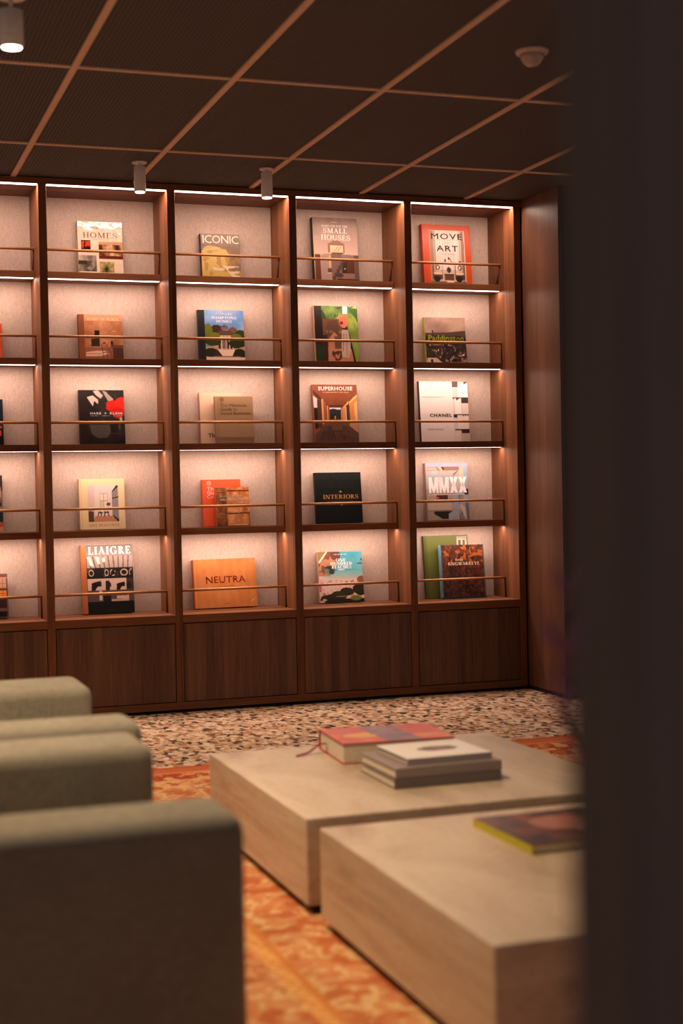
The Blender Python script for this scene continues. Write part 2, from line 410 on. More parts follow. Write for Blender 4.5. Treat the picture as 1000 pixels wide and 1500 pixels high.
def block_mesh(text, b=.17, gap=.05):
    # tall condensed block capitals (M and X)
    V, F, x = [], [], 0.0
    for ch in text:
        wd = .52 if ch == 'M' else .44
        if ch == 'M': P = [rect_(0, 0, b*.72, 1), rect_(wd-b*.72, 0, wd, 1), [(0, 1), (b*.95, 1), (wd/2+.055, 0), (wd/2-.055, 0)], [(wd-b*.95, 1), (wd, 1), (wd/2+.055, 0), (wd/2-.055, 0)]]
        else: P = [[(0, 0), (b, 0), (wd, 1), (wd-b, 1)], [(wd-b, 0), (wd, 0), (b, 1), (0, 1)]]
        for p in P:
            n = len(V); V += [(x+a, c_, 0) for a, c_ in p]; F.append(tuple(range(n, n+len(p))))
        x += wd+gap
    me = bpy.data.meshes.new('title'); me.from_pydata(V, [], F); return me

def sans_mesh(text, weight, track, shear=0):
    cu = bpy.data.curves.new('t', 'FONT'); cu.body = text; cu.space_character = track; cu.resolution_u = 2; cu.shear = shear
    cu.fill_mode = 'FRONT'
    o = bpy.data.objects.new('t', cu); COL.objects.link(o)
    dg = bpy.context.evaluated_depsgraph_get()
    src = bpy.data.meshes.new_from_object(o.evaluated_get(dg))
    bpy.data.objects.remove(o)
    V = np.array([v.co[:] for v in src.vertices]); F = [tuple(p.vertices) for p in src.polygons]
    offs = [(0, 0)] if weight <= 0 else [(0, 0)]+[(weight*math.cos(k*math.pi/4), weight*math.sin(k*math.pi/4)) for k in range(8)]
    VV = np.concatenate([V+np.array((dx, dy, 0)) for dx, dy in offs]); FF = [tuple(i+k*len(V) for i in f) for k in range(len(offs)) for f in F]
    me = bpy.data.meshes.new('title'); me.from_pydata(VV.tolist(), [], FF); return me

def lettering(bk, text, u0, u1, v0, v1, rgb, font='sans', weight=0.0, track=None, name='title', rough=.55, metal=0.0, rot=0):
    """flat letters printed on the front cover, fitted into the uv box (u to the right, v upwards)"""
    W, H = DIM[bk.name]
    me = serif_mesh(text, .15+weight, .06 if track is None else track) if font == 'serif' else block_mesh(text) if font == 'block' else sans_mesh(text, weight, 1.0 if track is None else track)
    co = np.empty(len(me.vertices)*3); me.vertices.foreach_get('co', co); co = co.reshape(-1, 3)
    if rot: co = np.stack([co[:,1], -co[:,0], co[:,2]], 1)
    mn, mx = co.min(0), co.max(0)
    out = np.zeros_like(co)
    out[:,0] = -W/2+W*(u0+(u1-u0)*(co[:,0]-mn[0])/(mx[0]-mn[0]))
    out[:,2] = H*(v0+(v1-v0)*(co[:,1]-mn[1])/(mx[1]-mn[1]))
    out[:,1] = -.0011
    me.vertices.foreach_set('co', out.ravel()); me.update()
    me.name = name
    me.materials.append(ink(rgb, rough, metal))
    return link(bpy.data.objects.new(name, me), bk)

# ------------------------------------------------------------------ cover painting (flat print held in a colour attribute)
class Cover:
    def __init__(s, W, H, nx=124):
        s.nx = nx; s.ny = max(8, int(nx*H/W)); s.u, s.v = np.meshgrid(np.linspace(0, 1, s.nx), np.linspace(0, 1, s.ny))
        s.c = np.ones((s.ny, s.nx, 3))*200.0
        s.rng = np.random.default_rng(int(W*1e5+H*1e4) % 9973)
    def fill(s, rgb): s.c[:] = rgb; return s
    def put(s, mask, rgb, a=1.0):
        m = (mask.astype(float)*a)[..., None]; s.c = s.c*(1-m)+np.asarray(rgb, float)*m; return s
    def rect(s, u0, v0, u1, v1, rgb, a=1.0): return s.put((s.u >= u0) & (s.u <= u1) & (s.v >= v0) & (s.v <= v1), rgb, a)
    def inp(s, pts):
        r = np.zeros(s.u.shape, bool); n = len(pts); j = n-1
        for i in range(n):
            (xi, yi), (xj, yj) = pts[i], pts[j]
            k = ((yi > s.v) != (yj > s.v)) & (s.u < (xj-xi)*(s.v-yi)/((yj-yi) or 1e-9)+xi); r ^= k; j = i
        return r
    def poly(s, pts, rgb, a=1.0): return s.put(s.inp(pts), rgb, a)
    def ell(s, cx, cy, rx, ry, rgb, a=1.0, rough=0.0, sc=9):
        d = ((s.u-cx)/rx)**2+((s.v-cy)/ry)**2
        if rough: d = d+(s.noise(sc)-.5)*rough
        return s.put(d < 1, rgb, a)
    def line(s, x0, y0, x1, y1, th, rgb, a=1.0):
        dx, dy = x1-x0, y1-y0; L = dx*dx+dy*dy or 1e-9
        t = np.clip(((s.u-x0)*dx+(s.v-y0)*dy)/L, 0, 1); d = np.hypot(s.u-x0-t*dx, s.v-y0-t*dy); return s.put(d < th, rgb, a)
    def noise(s, sc, octv=4):
        tot = np.zeros(s.u.shape); amp = 1.0; norm = 0
        for o in range(octv):
            n = max(2, int(sc*2**o)); g = s.rng.random((n+2, n+2))
            x, y = s.u*n, s.v*n; xi, yi = x.astype(int), y.astype(int); fx, fy = x-xi, y-yi
            fx, fy = fx*fx*(3-2*fx), fy*fy*(3-2*fy)
            val = g[yi, xi]*(1-fx)*(1-fy)+g[yi, xi+1]*fx*(1-fy)+g[yi+1, xi]*(1-fx)*fy+g[yi+1, xi+1]*fx*fy
            tot += val*amp; norm += amp; amp *= .55
        return tot/norm
    def mottle(s, sc, lo, hi, mask=None, thr=None, a=1.0):
        n = s.noise(sc); m = np.ones(s.u.shape, bool) if mask is None else mask
        if thr is not None: return s.put(m & (n > thr), hi, a)
        t = np.clip((n-.25)/.5, 0, 1)[..., None]; colr = np.asarray(lo, float)*(1-t)+np.asarray(hi, float)*t
        mm = (m.astype(float)*a)[..., None]; s.c = s.c*(1-mm)+colr*mm; return s
    def vgrad(s, v0, v1, c0, c1, u0=0, u1=1):
        m = (s.v >= v0) & (s.v <= v1) & (s.u >= u0) & (s.u <= u1); t = np.clip((s.v-v0)/(v1-v0), 0, 1)[..., None]
        colr = np.asarray(c0, float)*(1-t)+np.asarray(c1, float)*t; s.c = np.where(m[..., None], colr, s.c); return s
    def dashes(s, u0, u1, v, rgb, n=12, th=.006, a=.8):
        # a line of print too small to read
        for k in range(n):
            x = u0+(u1-u0)*k/n; s.rect(x, v-th, x+(u1-u0)/n*s.rng.uniform(.45, .85), v+th, rgb, a)
        return s

def grid_mesh(name, W, H, cols, plane='xz', off=-.0006, ink_depth=1.14):
    ny, nx = cols.shape[:2]
    X, Z = np.meshgrid(np.linspace(-W/2, W/2, nx), np.linspace(0, H, ny))
    co = np.zeros((ny*nx, 3)); co[:,0] = X.ravel()
    if plane == 'xz': co[:,2] = Z.ravel(); co[:,1] = off
    else: co[:,1] = Z.ravel(); co[:,2] = off
    i = np.arange(ny*nx).reshape(ny, nx); F = np.stack([i[:-1,:-1], i[:-1,1:], i[1:,1:], i[1:,:-1]], -1).reshape(-1, 4)
    me = bpy.data.meshes.new(name); me.vertices.add(len(co)); me.vertices.foreach_set('co', co.ravel())
    me.loops.add(F.size); me.loops.foreach_set('vertex_index', F.ravel())
    me.polygons.add(len(F)); me.polygons.foreach_set('loop_start', np.arange(0, F.size, 4)); me.polygons.foreach_set('loop_total', np.full(len(F), 4))
    me.update(); me.validate()
    at = me.color_attributes.new('print', 'FLOAT_COLOR', 'POINT')
    rgba = np.ones((ny*nx, 4), np.float32); rgba[:,:3] = (lin(np.clip(cols, 0, 255))**ink_depth).reshape(-1, 3); at.data.foreach_set('color', rgba.ravel())
    return me

# ------------------------------------------------------------------ books
DIM = {}
BOOKG = 'books displayed face out in the bookcase'
def case_mesh(bm, W, H, t, bd=.003):
    """hardback case: front board, back board, rounded spine at the left"""
    box(bm, -W/2, W/2, 0, bd, 0, H); box(bm, -W/2, W/2, t-bd, t, 0, H)
    pts = [(-W/2, 0), (-W/2-.0025, t*.2), (-W/2-.0035, t*.5), (-W/2-.0025, t*.8), (-W/2, t)]
    lo = [bm.verts.new((x, y, 0)) for x, y in pts]; hi = [bm.verts.new((x, y, H)) for x, y in pts]
    li = [bm.verts.new((-W/2+bd, y, 0)) for x, y in pts]; hh = [bm.verts.new((-W/2+bd, y, H)) for x, y in pts]
    for i in range(4):
        bm.faces.new((lo[i+1], lo[i], hi[i], hi[i+1])); bm.faces.new((li[i], li[i+1], hh[i+1], hh[i]))
        bm.faces.new((hi[i], hh[i], hh[i+1], hi[i+1])); bm.faces.new((lo[i+1], li[i+1], li[i], lo[i]))

def book(label, row, x, W, H, t, lean, spine_rgb, front=None, gloss=False, group=BOOKG, extra_y=0.0, name='hardcover_book', tilt=0.0):
    """x: left edge of the front cover; extra_y: how far in front of the back panel (books in front of other books)"""
    zt = ROWZ[row-1]; a = math.asin(min(.5, lean/H))
    yb = BACK_Y-.0065-extra_y-lean-t*math.cos(a)
    o = tag(empty(name, (x+W/2, yb, zt+t*math.sin(a)+.0004+W/2*math.sin(abs(tilt)))), label, 'book', group)
    o.rotation_euler = (-a, tilt, 0); DIM[o.name] = (W, H)
    cs = bmesh.new(); case_mesh(cs, W, H, t); mesh_obj('case_binding', cs, ink(spine_rgb, .5), o)
    bx('page_block', -W/2+.004, W/2-.005, .0032, t-.0032, .004, H-.004, PAGES, o)
    if front is not None:
        me = grid_mesh('cover_print', W-.0004, H-.0004, front.c); me.materials.append(PRINT_G if gloss else PRINT)
        link(bpy.data.objects.new('cover_print', me), o)
    return o

# ---- bay at the left edge of the photo
b = book('orange book cut off by the left edge, second row of shelves', 2, -1.010, .25, .180, .03, .02, (190, 70, 25))
cv = Cover(.25, .233).fill((28, 34, 56))
cv.rect(.80, .30, .97, .42, (190, 90, 40)).rect(0, 0, 1, .36, (22, 20, 20)).rect(.8, .2, .955, .32, (190, 90, 40))
b = book('navy blue book cut off by the left edge, third row of shelves', 3, -1.014, .25, .233, .03, .025, (25, 28, 50), cv)
cv = Cover(.25, .288).fill((60, 50, 45))
cv.mottle(5, (50, 40, 36), (170, 140, 120)).rect(.8, .84, .95, .97, (40, 30, 26)).rect(.8, .62, .96, .80, (190, 165, 155)).rect(.6, .45, .97, .52, (30, 26, 24)).rect(0, .18, 1, .38, (30, 50, 52)).rect(0, .10, 1, .17, (190, 85, 45)).rect(0, 0, 1, .09, (200, 150, 115))
b = book('book with banded photo cover cut off by the left edge, fourth row', 4, -1.025, .25, .288, .03, .025, (70, 55, 48), cv)
cv = Cover(.25, .225).fill((120, 85, 80))
cv.rect(0, .62, 1, .66, (95, 60, 60)).rect(0, .90, 1, .92, (200, 150, 130))
for i in range(5):
    u = .03+.195*i; cv.rect(u, .68, u+.165, .90, (190, 150, 125)).rect(u, .50, u+.165, .62, (226, 135, 60)).rect(u+.09, .50, u+.10, .9, (110, 65, 55)).rect(u, .55, u+.165, .558, (120, 65, 40)).rect(u, .78, u+.165, .79, (120, 75, 65))
    cv.rect(u, .22, u+.165, .46, (58, 36, 34)).rect(u, .02, u+.165, .15, (30, 28, 28))
b = book('book with a grid of lit windows on its cover, lowest row at the left edge', 5, -1.014, .25, .225, .03, .05, (95, 70, 66), cv, extra_y=.03)

# ---- second bay
cv = Cover(.231, .283).fill((232, 212, 192))
cv.ell(.49, .935, .03, .02, (205, 160, 90)).dashes(.15, .62, .885, (150, 105, 80), 9, .012).dashes(.34, .70, .67, (190, 150, 125), 10, .005)
cv.rect(.07, .43, .28, .65, (60, 26, 18)).mottle(7, 0, (205, 75, 28), ((cv.u > .08) & (cv.u < .27) & (cv.v > .47) & (cv.v < .63)), .55)
m = (cv.u > .46) & (cv.v > .31) & (cv.v < .63); cv.mottle(8, (95, 45, 28), (225, 190, 150), m).rect(.46, .58, 1, .63, (205, 165, 130)).rect(.46, .31, 1, .37, (110, 50, 35)).rect(.84, .42, .92, .58, (85, 50, 40))
m = (cv.u < .40) & (cv.v > .07) & (cv.v < .37); cv.mottle(6, (85, 75, 65), (205, 190, 175), m).rect(.0, .2, .18, .27, (60, 66, 45)).rect(.18, .16, .3, .26, (95, 80, 75))
m = (cv.u > .47) & (cv.u < .79) & (cv.v > .06) & (cv.v < .26); cv.mottle(8, (60, 62, 30), (205, 185, 125), m)
b = book('cream hardback with four small interior photos and brown serif title, top row', 1, -.367, .231, .283, .022, .03, (205, 180, 160), cv, True)
lettering(b, 'HOMES', .12, .88, .695, .80, (112, 62, 44), 'serif', -.02, .10)

cv = Cover(.226, .237).fill((196, 138, 98))
cv.mottle(5, (172, 112, 76), (214, 160, 122)).vgrad(.86, 1, (206, 150, 110), (214, 162, 128))
cv.rect(.35, .29, .465, .65, (40, 32, 28)).rect(.27, .29, .465, .46, (62, 48, 40)).rect(0, 0, 1, .27, (150, 100, 80)).poly([(.14, .07), (.14, .16), (.42, .20), (.56, .20), (.70, .14), (.5, .08)], (220, 185, 160)).rect(.14, .12, .5, .135, (160, 110, 88))
cv.rect(.76, .0, 1, .31, (88, 56, 42)).rect(.71, .26, 1, .33, (120, 82, 64)).ell(.745, .37, .03, .05, (50, 45, 42)).ell(.80, .635, .04, .012, (235, 170, 70)).ell(.57, .37, .04, .018, (120, 50, 35))
for l in ((.51, .34, .54, .02), (.61, .34, .70, .18), (.54, .16, .72, .15), (.63, .15, .63, .0), (.72, .15, .73, .0)): cv.line(*l, .008, (110, 64, 48))
cv.rect(0, 0, .125, 1, (140, 84, 50))
b = book('tan hardback showing a rustic dining room, brown cloth spine, second row', 2, -.373, .226, .237, .030, .03, (125, 72, 44), cv)
lettering(b, 'SENSE OF PLACE', .20, .91, .868, .925, (240, 222, 208), 'serif', -.03, .12)

cv = Cover(.231, .282).fill((40, 34, 32))
cv.mottle(4, (28, 22, 20), (66, 56, 52)).rect(0, 0, .175, 1, (46, 32, 27))
cv.poly([(.17, .87), (.30, .90), (.42, .82), (.42, .74), (.33, .80), (.30, .70), (.25, .76)], (205, 185, 172)).poly([(.31, .98), (.42, 1), (.53, .9), (.48, .84), (.38, .9)], (190, 175, 170)).poly([(.52, .99), (.60, .97), (.76, .83), (.74, .78), (.64, .80)], (165, 150, 138))
cv.ell(.78, .70, .20, .11, (212, 44, 30), 1, .7, 10).ell(.92, .73, .12, .14, (218, 50, 32), 1, .7, 10).ell(.86, .58, .14, .11, (200, 38, 26), 1, .9, 10)
cv.poly([(.21, .36), (.26, .18), (.40, .11), (.60, .12), (.68, .22), (.66, .36)], (92, 84, 84)).ell(.92, .46, .03, .04, (190, 180, 165)).ell(.88, .32, .02, .06, (105, 95, 85)).dashes(.57, .94, .20, (120, 105, 95), 12, .005).dashes(.23, .42, .525, (200, 180, 160), 7, .006).dashes(.50, .68, .525, (200, 180, 160), 7, .006).dashes(.75, .95, .525, (200, 180, 160), 7, .006)
b = book('black hardback with bright red coral and pale shapes on its cover', 3, -.378, .231, .282, .032, .03, (52, 34, 28), cv)
lettering(b, 'HARE', .23, .475, .548, .590, (248, 238, 226), 'sans', .045, 1.3)
lettering(b, '+', .545, .60, .550, .590, (248, 238, 226), 'sans', .03)
lettering(b, 'KLEIN', .67, .95, .548, .590, (248, 238, 226), 'sans', .045, 1.3)

cv = Cover(.234, .263).fill((232, 208, 168))
cv.rect(.03, 0, .045, 1, (215, 188, 146))
def inU(a): return .18+.685*a
def inV(a): return .145+.73*a
P = lambda pts, c_: cv.poly([(inU(x), inV(y)) for x, y in pts], c_)
P([(0, 0), (1, 0), (1, 1), (0, 1)], (226, 208, 206)); P([(0, 0), (.22, .15), (.22, 1), (0, 1)], (216, 194, 190)); P([(.22, .16), (.78, .16), (.95, 0), (.16, 0)], (196, 142, 116))
P([(.38, .25), (.65, .25), (.65, .78), (.38, .78)], (190, 170, 152)); P([(.40, .27), (.50, .27), (.50, .76), (.40, .76)], (228, 216, 204)); P([(.53, .27), (.63, .27), (.63, .76), (.53, .76)], (228, 216, 204)); P([(.38, .56), (.65, .56), (.65, .585), (.38, .585)], (180, 150, 130)); P([(.40, .33), (.5, .33), (.5, .56), (.40, .56)], (205, 200, 165))
P([(.79, .16), (.95, -.0), (.99, 0), (.99, .98), (.93, .99), (.79, .83)], (66, 46, 44))
for k in range(4): P([(.815+.045*k, .18-.03*k), (.84+.045*k, .16-.03*k), (.84+.045*k, .83+.035*k), (.815+.045*k, .82+.03*k)], (196, 190, 186))
P([(.79, .62), (1, .66), (1, .69), (.79, .65)], (66, 46, 44)); P([(0, 0), (.18, 0), (.18, .28), (.06, .30), (0, .25)], (92, 74, 64)); P([(0, .25), (.06, .30), (.2, .30), (.2, .34), (0, .34)], (170, 140, 120))
for l in ((.32, .17, .34, .27), (.42, .17, .40, .27), (.34, .26, .45, .24), (.52, .16, .55, .28), (.66, .17, .62, .28), (.53, .25, .66, .26)): cv.line(inU(l[0]), inV(l[1]), inU(l[2]), inV(l[3]), .012, (70, 44, 36))
cv.ell(inU(.66), inV(.48), .045, .035, (105, 90, 70), 1, .8)
b = book('pale yellow hardback framing a photo of a bright white room', 4, -.388, .234, .263, .028, .03, (222, 196, 155), cv)
lettering(b, 'LIVE BEAUTIFUL', .19, .87, .055, .108, (150, 116, 84), 'serif', .0, .06)

cv = Cover(.265, .355).fill((26, 24, 23))
cv.vgrad(.835, 1, (150, 138, 132), (110, 100, 96)).rect(.10, .66, 1, .835, (168, 150, 144))
for k in range(9): cv.poly([(.10+.10*k, .835), (.13+.10*k, .835), (.19+.09*k, .665), (.165+.09*k, .665)], (112, 98, 93))
cv.poly([(.10, .83), (.17, .83), (.24, .68), (.16, .70)], (228, 212, 206)).poly([(.26, .83), (.33, .83), (.36, .72), (.31, .72)], (225, 208, 202)).ell(.43, .78, .03, .035, (224, 208, 202))
cv.rect(.10, .505, 1, .665, (34, 30, 28)).mottle(9, 0, (86, 76, 70), (cv.u > .1) & (cv.v > .515) & (cv.v < .66), .62)
for cx, rx in ((.60, .055), (.82, .075), (.96, .04), (.48, .04), (.18, .05)):
    d = np.hypot((cv.u-cx)/rx, (cv.v-.59)/.05); cv.put((d > .72) & (d < 1) & (cv.noise(7) > .42) & (cv.v < .66), (196, 172, 150))
cv.rect(.10, .335, 1, .505, (198, 172, 158)).rect(.86, .335, 1, .505, (70, 58, 54))
for ox, fl, sc_ in ((.17, 0, 1.0), (.66, 0, .85)):
    cv.poly([(ox+x*.21*sc_, .337+y*.14*sc_) for x, y in ((0, 0), (.05, .55), (.02, .72), (.3, .85), (.75, .95), (.92, 1), (.88, .85), (1.0, .78), (.92, .62), (1.0, .5), (.88, .36), (.65, .42), (.45, .18), (.4, 0))], (32, 26, 26))
cv.poly([(.455, .337), (.45, .45), (.46, .48), (.50, .47), (.515, .485), (.53, .455), (.56, .43), (.555, .38), (.53, .39), (.53, .337)], (44, 36, 35)).ell(.91, .40, .05, .05, (38, 32, 31))
cv.rect(.10, .175, 1, .335, (96, 82, 78)).rect(.32, .19, .38, .33, (205, 180, 165)).rect(.40, .175, .55, .26, (30, 26, 25)).poly([(.66, .25), (.86, .25), (.9, .29), (.9, .2), (.66, .21)], (205, 178, 164)).rect(.56, .175, .9, .2, (190, 165, 152)).dashes(.48, .66, .045, (80, 74, 70), 8, .008)
cv.rect(0, 0, .09, 1, (176, 112, 72))
b = book('tall black-and-white photo book with horse heads, wooden-coloured spine, lowest row', 5, -.389, .265, .355, .042, .045, (196, 128, 82), cv, extra_y=.012)
lettering(b, 'LIAIGRE', .135, .955, .858, .972, (244, 238, 234), 'serif', .05, .12)

# ---- third bay
cv = Cover(.212, .241).fill((138, 116, 98))
cv.ell(.30, .42, .42, .30, (206, 180, 112), 1, 1.0, 8).ell(.45, .50, .28, .15, (210, 182, 112), 1, 1.0, 8).rect(0, 0, .25, .60, (205, 178, 108)).rect(0, 0, 1, .16, (200, 170, 98)).mottle(9, 0, (170, 138, 80), (cv.c[..., 2] < 114) & (cv.v < .62), .56, .7)
cv.poly([(.27, .24), (.53, .235), (.57, .17), (.30, .19)], (222, 200, 172)).poly([(.53, .29), (.95, .28), (.95, .25), (.70, .23), (.66, .2), (.70, .16), (.98, .17), (.94, .13), (.80, .10), (.98, .05), (.98, .02), (.78, .03), (.62, .20)], (224, 202, 176)).rect(.84, .235, .93, .262, (150, 128, 108))
b = book('taupe hardback with a yellow tree and a long thin white title, top row', 1, .279, .212, .241, .034, .03, (62, 46, 40), cv)
lettering(b, 'ICONIC', .05, .97, .785, .965, (240, 226, 214), 'sans', .0, .92)
lettering(b, 'MODERN AUSTRALIAN HOUSES', .06, .98, .715, .752, (236, 220, 206), 'sans', .01)
lettering(b, '1950—2000', .06, .45, .655, .692, (236, 220, 206), 'sans', .01)

cv = Cover(.246, .274)
cv.vgrad(.45, 1, (150, 182, 214), (98, 140, 200)).vgrad(0, .45, (120, 100, 80), (150, 182, 214))
cv.mottle(3, (98, 140, 200), (196, 206, 220), (cv.v > .5), None, .55)
cv.ell(.40, .62, .14, .10, (72, 50, 42), 1, .7, 9).ell(.20, .60, .10, .14, (116, 122, 46), 1, .8, 9).ell(.74, .60, .10, .07, (130, 96, 56), 1, .7, 9).ell(.92, .50, .12, .12, (62, 72, 34), 1, .8, 9)
cv.rect(.30, .28, .80, .52, (205, 172, 150)).poly([(.34, .51), (.46, .60), (.70, .60), (.84, .51)], (104, 82, 74)).rect(.49, .62, .65, .67, (132, 106, 92)).poly([(.47, .665), (.57, .72), (.67, .665)], (104, 84, 78)).rect(.14, .12, 1, .28, (196, 160, 138))
for k in range(6): cv.rect(.42+.065*k, .245, .465+.065*k, .42, (62, 54, 56))
for k in range(4): cv.rect(.485+.085*k, .22, .505+.085*k, .50, (232, 208, 190))
cv.ell(.34, .50, .12, .06, (128, 132, 44), 1, .7, 10).ell(.82, .48, .12, .06, (124, 126, 44), 1, .7, 10).ell(.30, .38, .18, .09, (66, 72, 30), 1, .8, 10).ell(.84, .36, .18, .10, (56, 64, 28), 1, .8, 10).ell(.25, .17, .16, .09, (46, 50, 28), 1, .8, 10).ell(.42, .15, .10, .06, (70, 52, 40), 1, .6, 10).ell(.86, .14, .16, .10, (44, 48, 30), 1, .8, 10)
cv.poly([(.40, .22), (.78, .22), (.72, .10), (.50, .10)], (232, 208, 190)).rect(.14, 0, 1, .075, (226, 198, 178)).rect(.3, .075, .9, .10, (150, 112, 88)).rect(0, 0, .135, 1, (40, 42, 46))
b = book('blue-skied hardback showing a columned house among trees, second row', 2, .259, .246, .274, .028, .03, (44, 44, 48), cv)
lettering(b, 'HAMPTONS', .29, .84, .826, .878, (238, 234, 236), 'serif', .02, .04)
lettering(b, 'HOMES', .39, .74, .756, .808, (238, 234, 236), 'serif', .02, .04)
lettering(b, 'homebeautiful', .395, .735, .905, .945, (244, 240, 240), 'sans', .03)

cv = Cover(.231, .272, 24).fill((222, 192, 166))
b = book('plain cream book standing behind a smaller taupe book, third row', 3, .258, .231, .272, .026, .02, (196, 146, 112), cv)
lettering(b, 'Th', .17, .33, .12, .20, (60, 44, 40), 'sans', .02)
cv = Cover(.206, .248, 60).fill((168, 138, 108))
cv.rect(0, 0, 1, .12, (146, 116, 94)).rect(.055, 0, .07, 1, (150, 120, 92))
b = book('taupe cloth book with dark stamped lettering in front of a cream book', 3, .328, .206, .248, .028, .025, (150, 116, 88), cv, extra_y=.052)
for tx, u1, v0 in (('The Monocle', .83, .775), ('Guide to', .58, .692), ('Good Business', .92, .605)): lettering(b, tx, .12, u1, v0, v0+.068, (112, 84, 62), 'sans', .005)
def ring_mark(bk, cu, cvv, r, rgb):
    W, H = DIM[bk.name]; bm = bmesh.new(); n = 24
    A = [bm.verts.new((-W/2+W*cu+math.cos(2*math.pi*i/n)*r, -.0011, H*cvv+math.sin(2*math.pi*i/n)*r)) for i in range(n)]
    B = [bm.verts.new((-W/2+W*cu+math.cos(2*math.pi*i/n)*r*.78, -.0011, H*cvv+math.sin(2*math.pi*i/n)*r*.78)) for i in range(n)]
    for i in range(n): bm.faces.new((A[i], A[(i+1) % n], B[(i+1) % n], B[i]))
    mesh_obj('emblem_ring', bm, ink(rgb), bk)
    lettering(bk, 'M', cu-.55*r/W, cu+.55*r/W, cvv-.5*r/H, cvv+.5*r/H, rgb, 'sans', .02, name='emblem_letter')
ring_mark(b, .175, .93, .012, (112, 84, 62))

cv = Cover(.209, .249, 24).fill((232, 104, 66))
b = book('plain coral red book standing behind a stone-covered book, fourth row', 4, .263, .209, .249, .026, .02, (214, 84, 50), cv)
ring_mark(b, .17, .922, .012, (246, 200, 180))
for tx, v0, u1 in (('Th', .77, .285), ('Gu', .685, .29), ('Co', .600, .285)): lettering(b, tx, .115, u1, v0, v0+.07, (248, 214, 196), 'sans', -.005)
cv = Cover(.181, .206).fill((206, 138, 82))
cv.mottle(7, (170, 100, 56), (226, 166, 112)).rect(0, 0, .32, 1, (140, 86, 52)).mottle(9, (100, 58, 36), (176, 118, 76), cv.u < .32)
for (u0, v0, u1, v1) in ((.33, .92, .64, 1), (.67, .92, 1, 1), (.34, .55, 1, .90), (.34, .33, .65, .52), (.69, .34, 1, .52), (.34, .0, 1, .31)):
    cv.rect(u0-.015, v0-.02, u1+.015, v0+.015, (110, 56, 30)).rect(u0-.02, v0, u0, v1, (190, 128, 84))
for k in range(6): cv.rect(.0, .02+.17*k, .32, .035+.17*k, (90, 52, 34))
cv.dashes(.52, .96, .035, (236, 206, 176), 9, .014).dashes(.66, .93, .615, (230, 196, 164), 6, .010)
b = book('small book with a golden sandstone wall cover in front of a coral book', 4, .325, .181, .206, .018, .022, (170, 104, 62), cv, extra_y=.050)
lettering(b, 'AUSTRALIAN', .12, .80, .745, .805, (240, 222, 202), 'sans', .03, 1.05)
lettering(b, 'ARCHITECTURE', .12, .93, .658, .722, (240, 222, 202), 'sans', .03, 1.05)

cv = Cover(.339, .258).fill((222, 138, 72))
ph = cv.u*46+cv.noise(3)*5; cv.c = np.asarray((208, 136, 78.))*(1-(.5+.5*np.sin(ph))[..., None]*.5)+np.asarray((222, 156, 98.))*(.5+.5*np.sin(ph))[..., None]*.5
cv.mottle(4, (200, 128, 70), (224, 158, 100), None, None, .45).rect(0, 0, .03, 1, (226, 146, 80)).line(.90, .11, .985, .17, .006, (240, 190, 130)).dashes(.47, .55, .075, (190, 84, 44), 5, .012)
b = book('wide landscape book with an orange wood-grain cover, lowest row', 5, .203, .339, .258, .040, .035, (196, 104, 50), cv, tilt=-.006)
lettering(b, 'NEUTRA', .19, .825, .505, .645, (214, 62, 34), 'sans', .012, 1.05)
lettering(b, 'Complete Works', .35, .665, .415, .458, (205, 80, 40), 'sans', 0)

# ---- fourth bay
cv = Cover(.255, .352)
cv.vgrad(.45, 1, (206, 180, 166), (128, 100, 88)).vgrad(0, .45, (160, 136, 124), (206, 180, 166)).mottle(4, (110, 88, 78), (170, 145, 132), cv.v > .72, None, .4)
cv.poly([(.33, .46), (.33, .59), (.45, .645), (.57, .645), (.69, .59), (.69, .46)], (142, 106, 92)).rect(.37, .46, .66, .565, (236, 204, 172)).line(.46, .47, .55, .55, .008, (210, 150, 100)).line(.53, .47, .62, .56, .008, (210, 150, 100)).line(.33, .46, .33, .59, .012, (170, 98, 66)).line(.685, .46, .685, .59, .012, (170, 98, 66)).rect(.40, .435, .66, .455, (120, 78, 70))
cv.rect(.02, 0, .145, .42, (112, 62, 38)).poly([(.16, .40), (.25, .435), (.99, .42), (1, .0), (.16, 0)], (150, 122, 112)).poly([(.16, .02), (.16, .40), (.23, .43), (.38, .43), (.38, .02)], (172, 148, 138)).rect(.34, .22, .37, .41, (236, 184, 130)).rect(.30, .14, .385, .2, (96, 76, 72)).rect(.29, .125, .39, .14, (230, 196, 168)).rect(.395, .02, .62, .43, (132, 104, 94))
cv.rect(.62, .13, .90, .36, (60, 42, 36)).rect(.725, .13, .90, .36, (100, 54, 32)).rect(.66, .19, .70, .215, (190, 150, 90))
for k in range(6): cv.rect(.40+.045*k, .02+.055*k, .47+.045*k, .085+.055*k, (92, 70, 66))
cv.rect(.9, .05, 1, .42, (112, 88, 82)).ell(.56, .10, .09, .03, (82, 66, 62)).rect(.5, 0, 1, .045, (52, 44, 46)).dashes(.43, .56, .933, (222, 205, 195), 7, .008)
b = book('large tall grey-brown hardback with a small house window, black spine, top row', 1, .899, .255, .352, .040, .035, (28, 22, 20), cv)
lettering(b, 'SMALL', .23, .77, .757, .838, (236, 222, 214), 'serif', .01, .05)
lettering(b, 'HOUSES', .18, .835, .648, .735, (236, 222, 214), 'serif', .01, .05)
lettering(b, 'HOMES FOR OUR TIME', .20, .785, .852, .886, (232, 214, 204), 'serif', .01, .05)

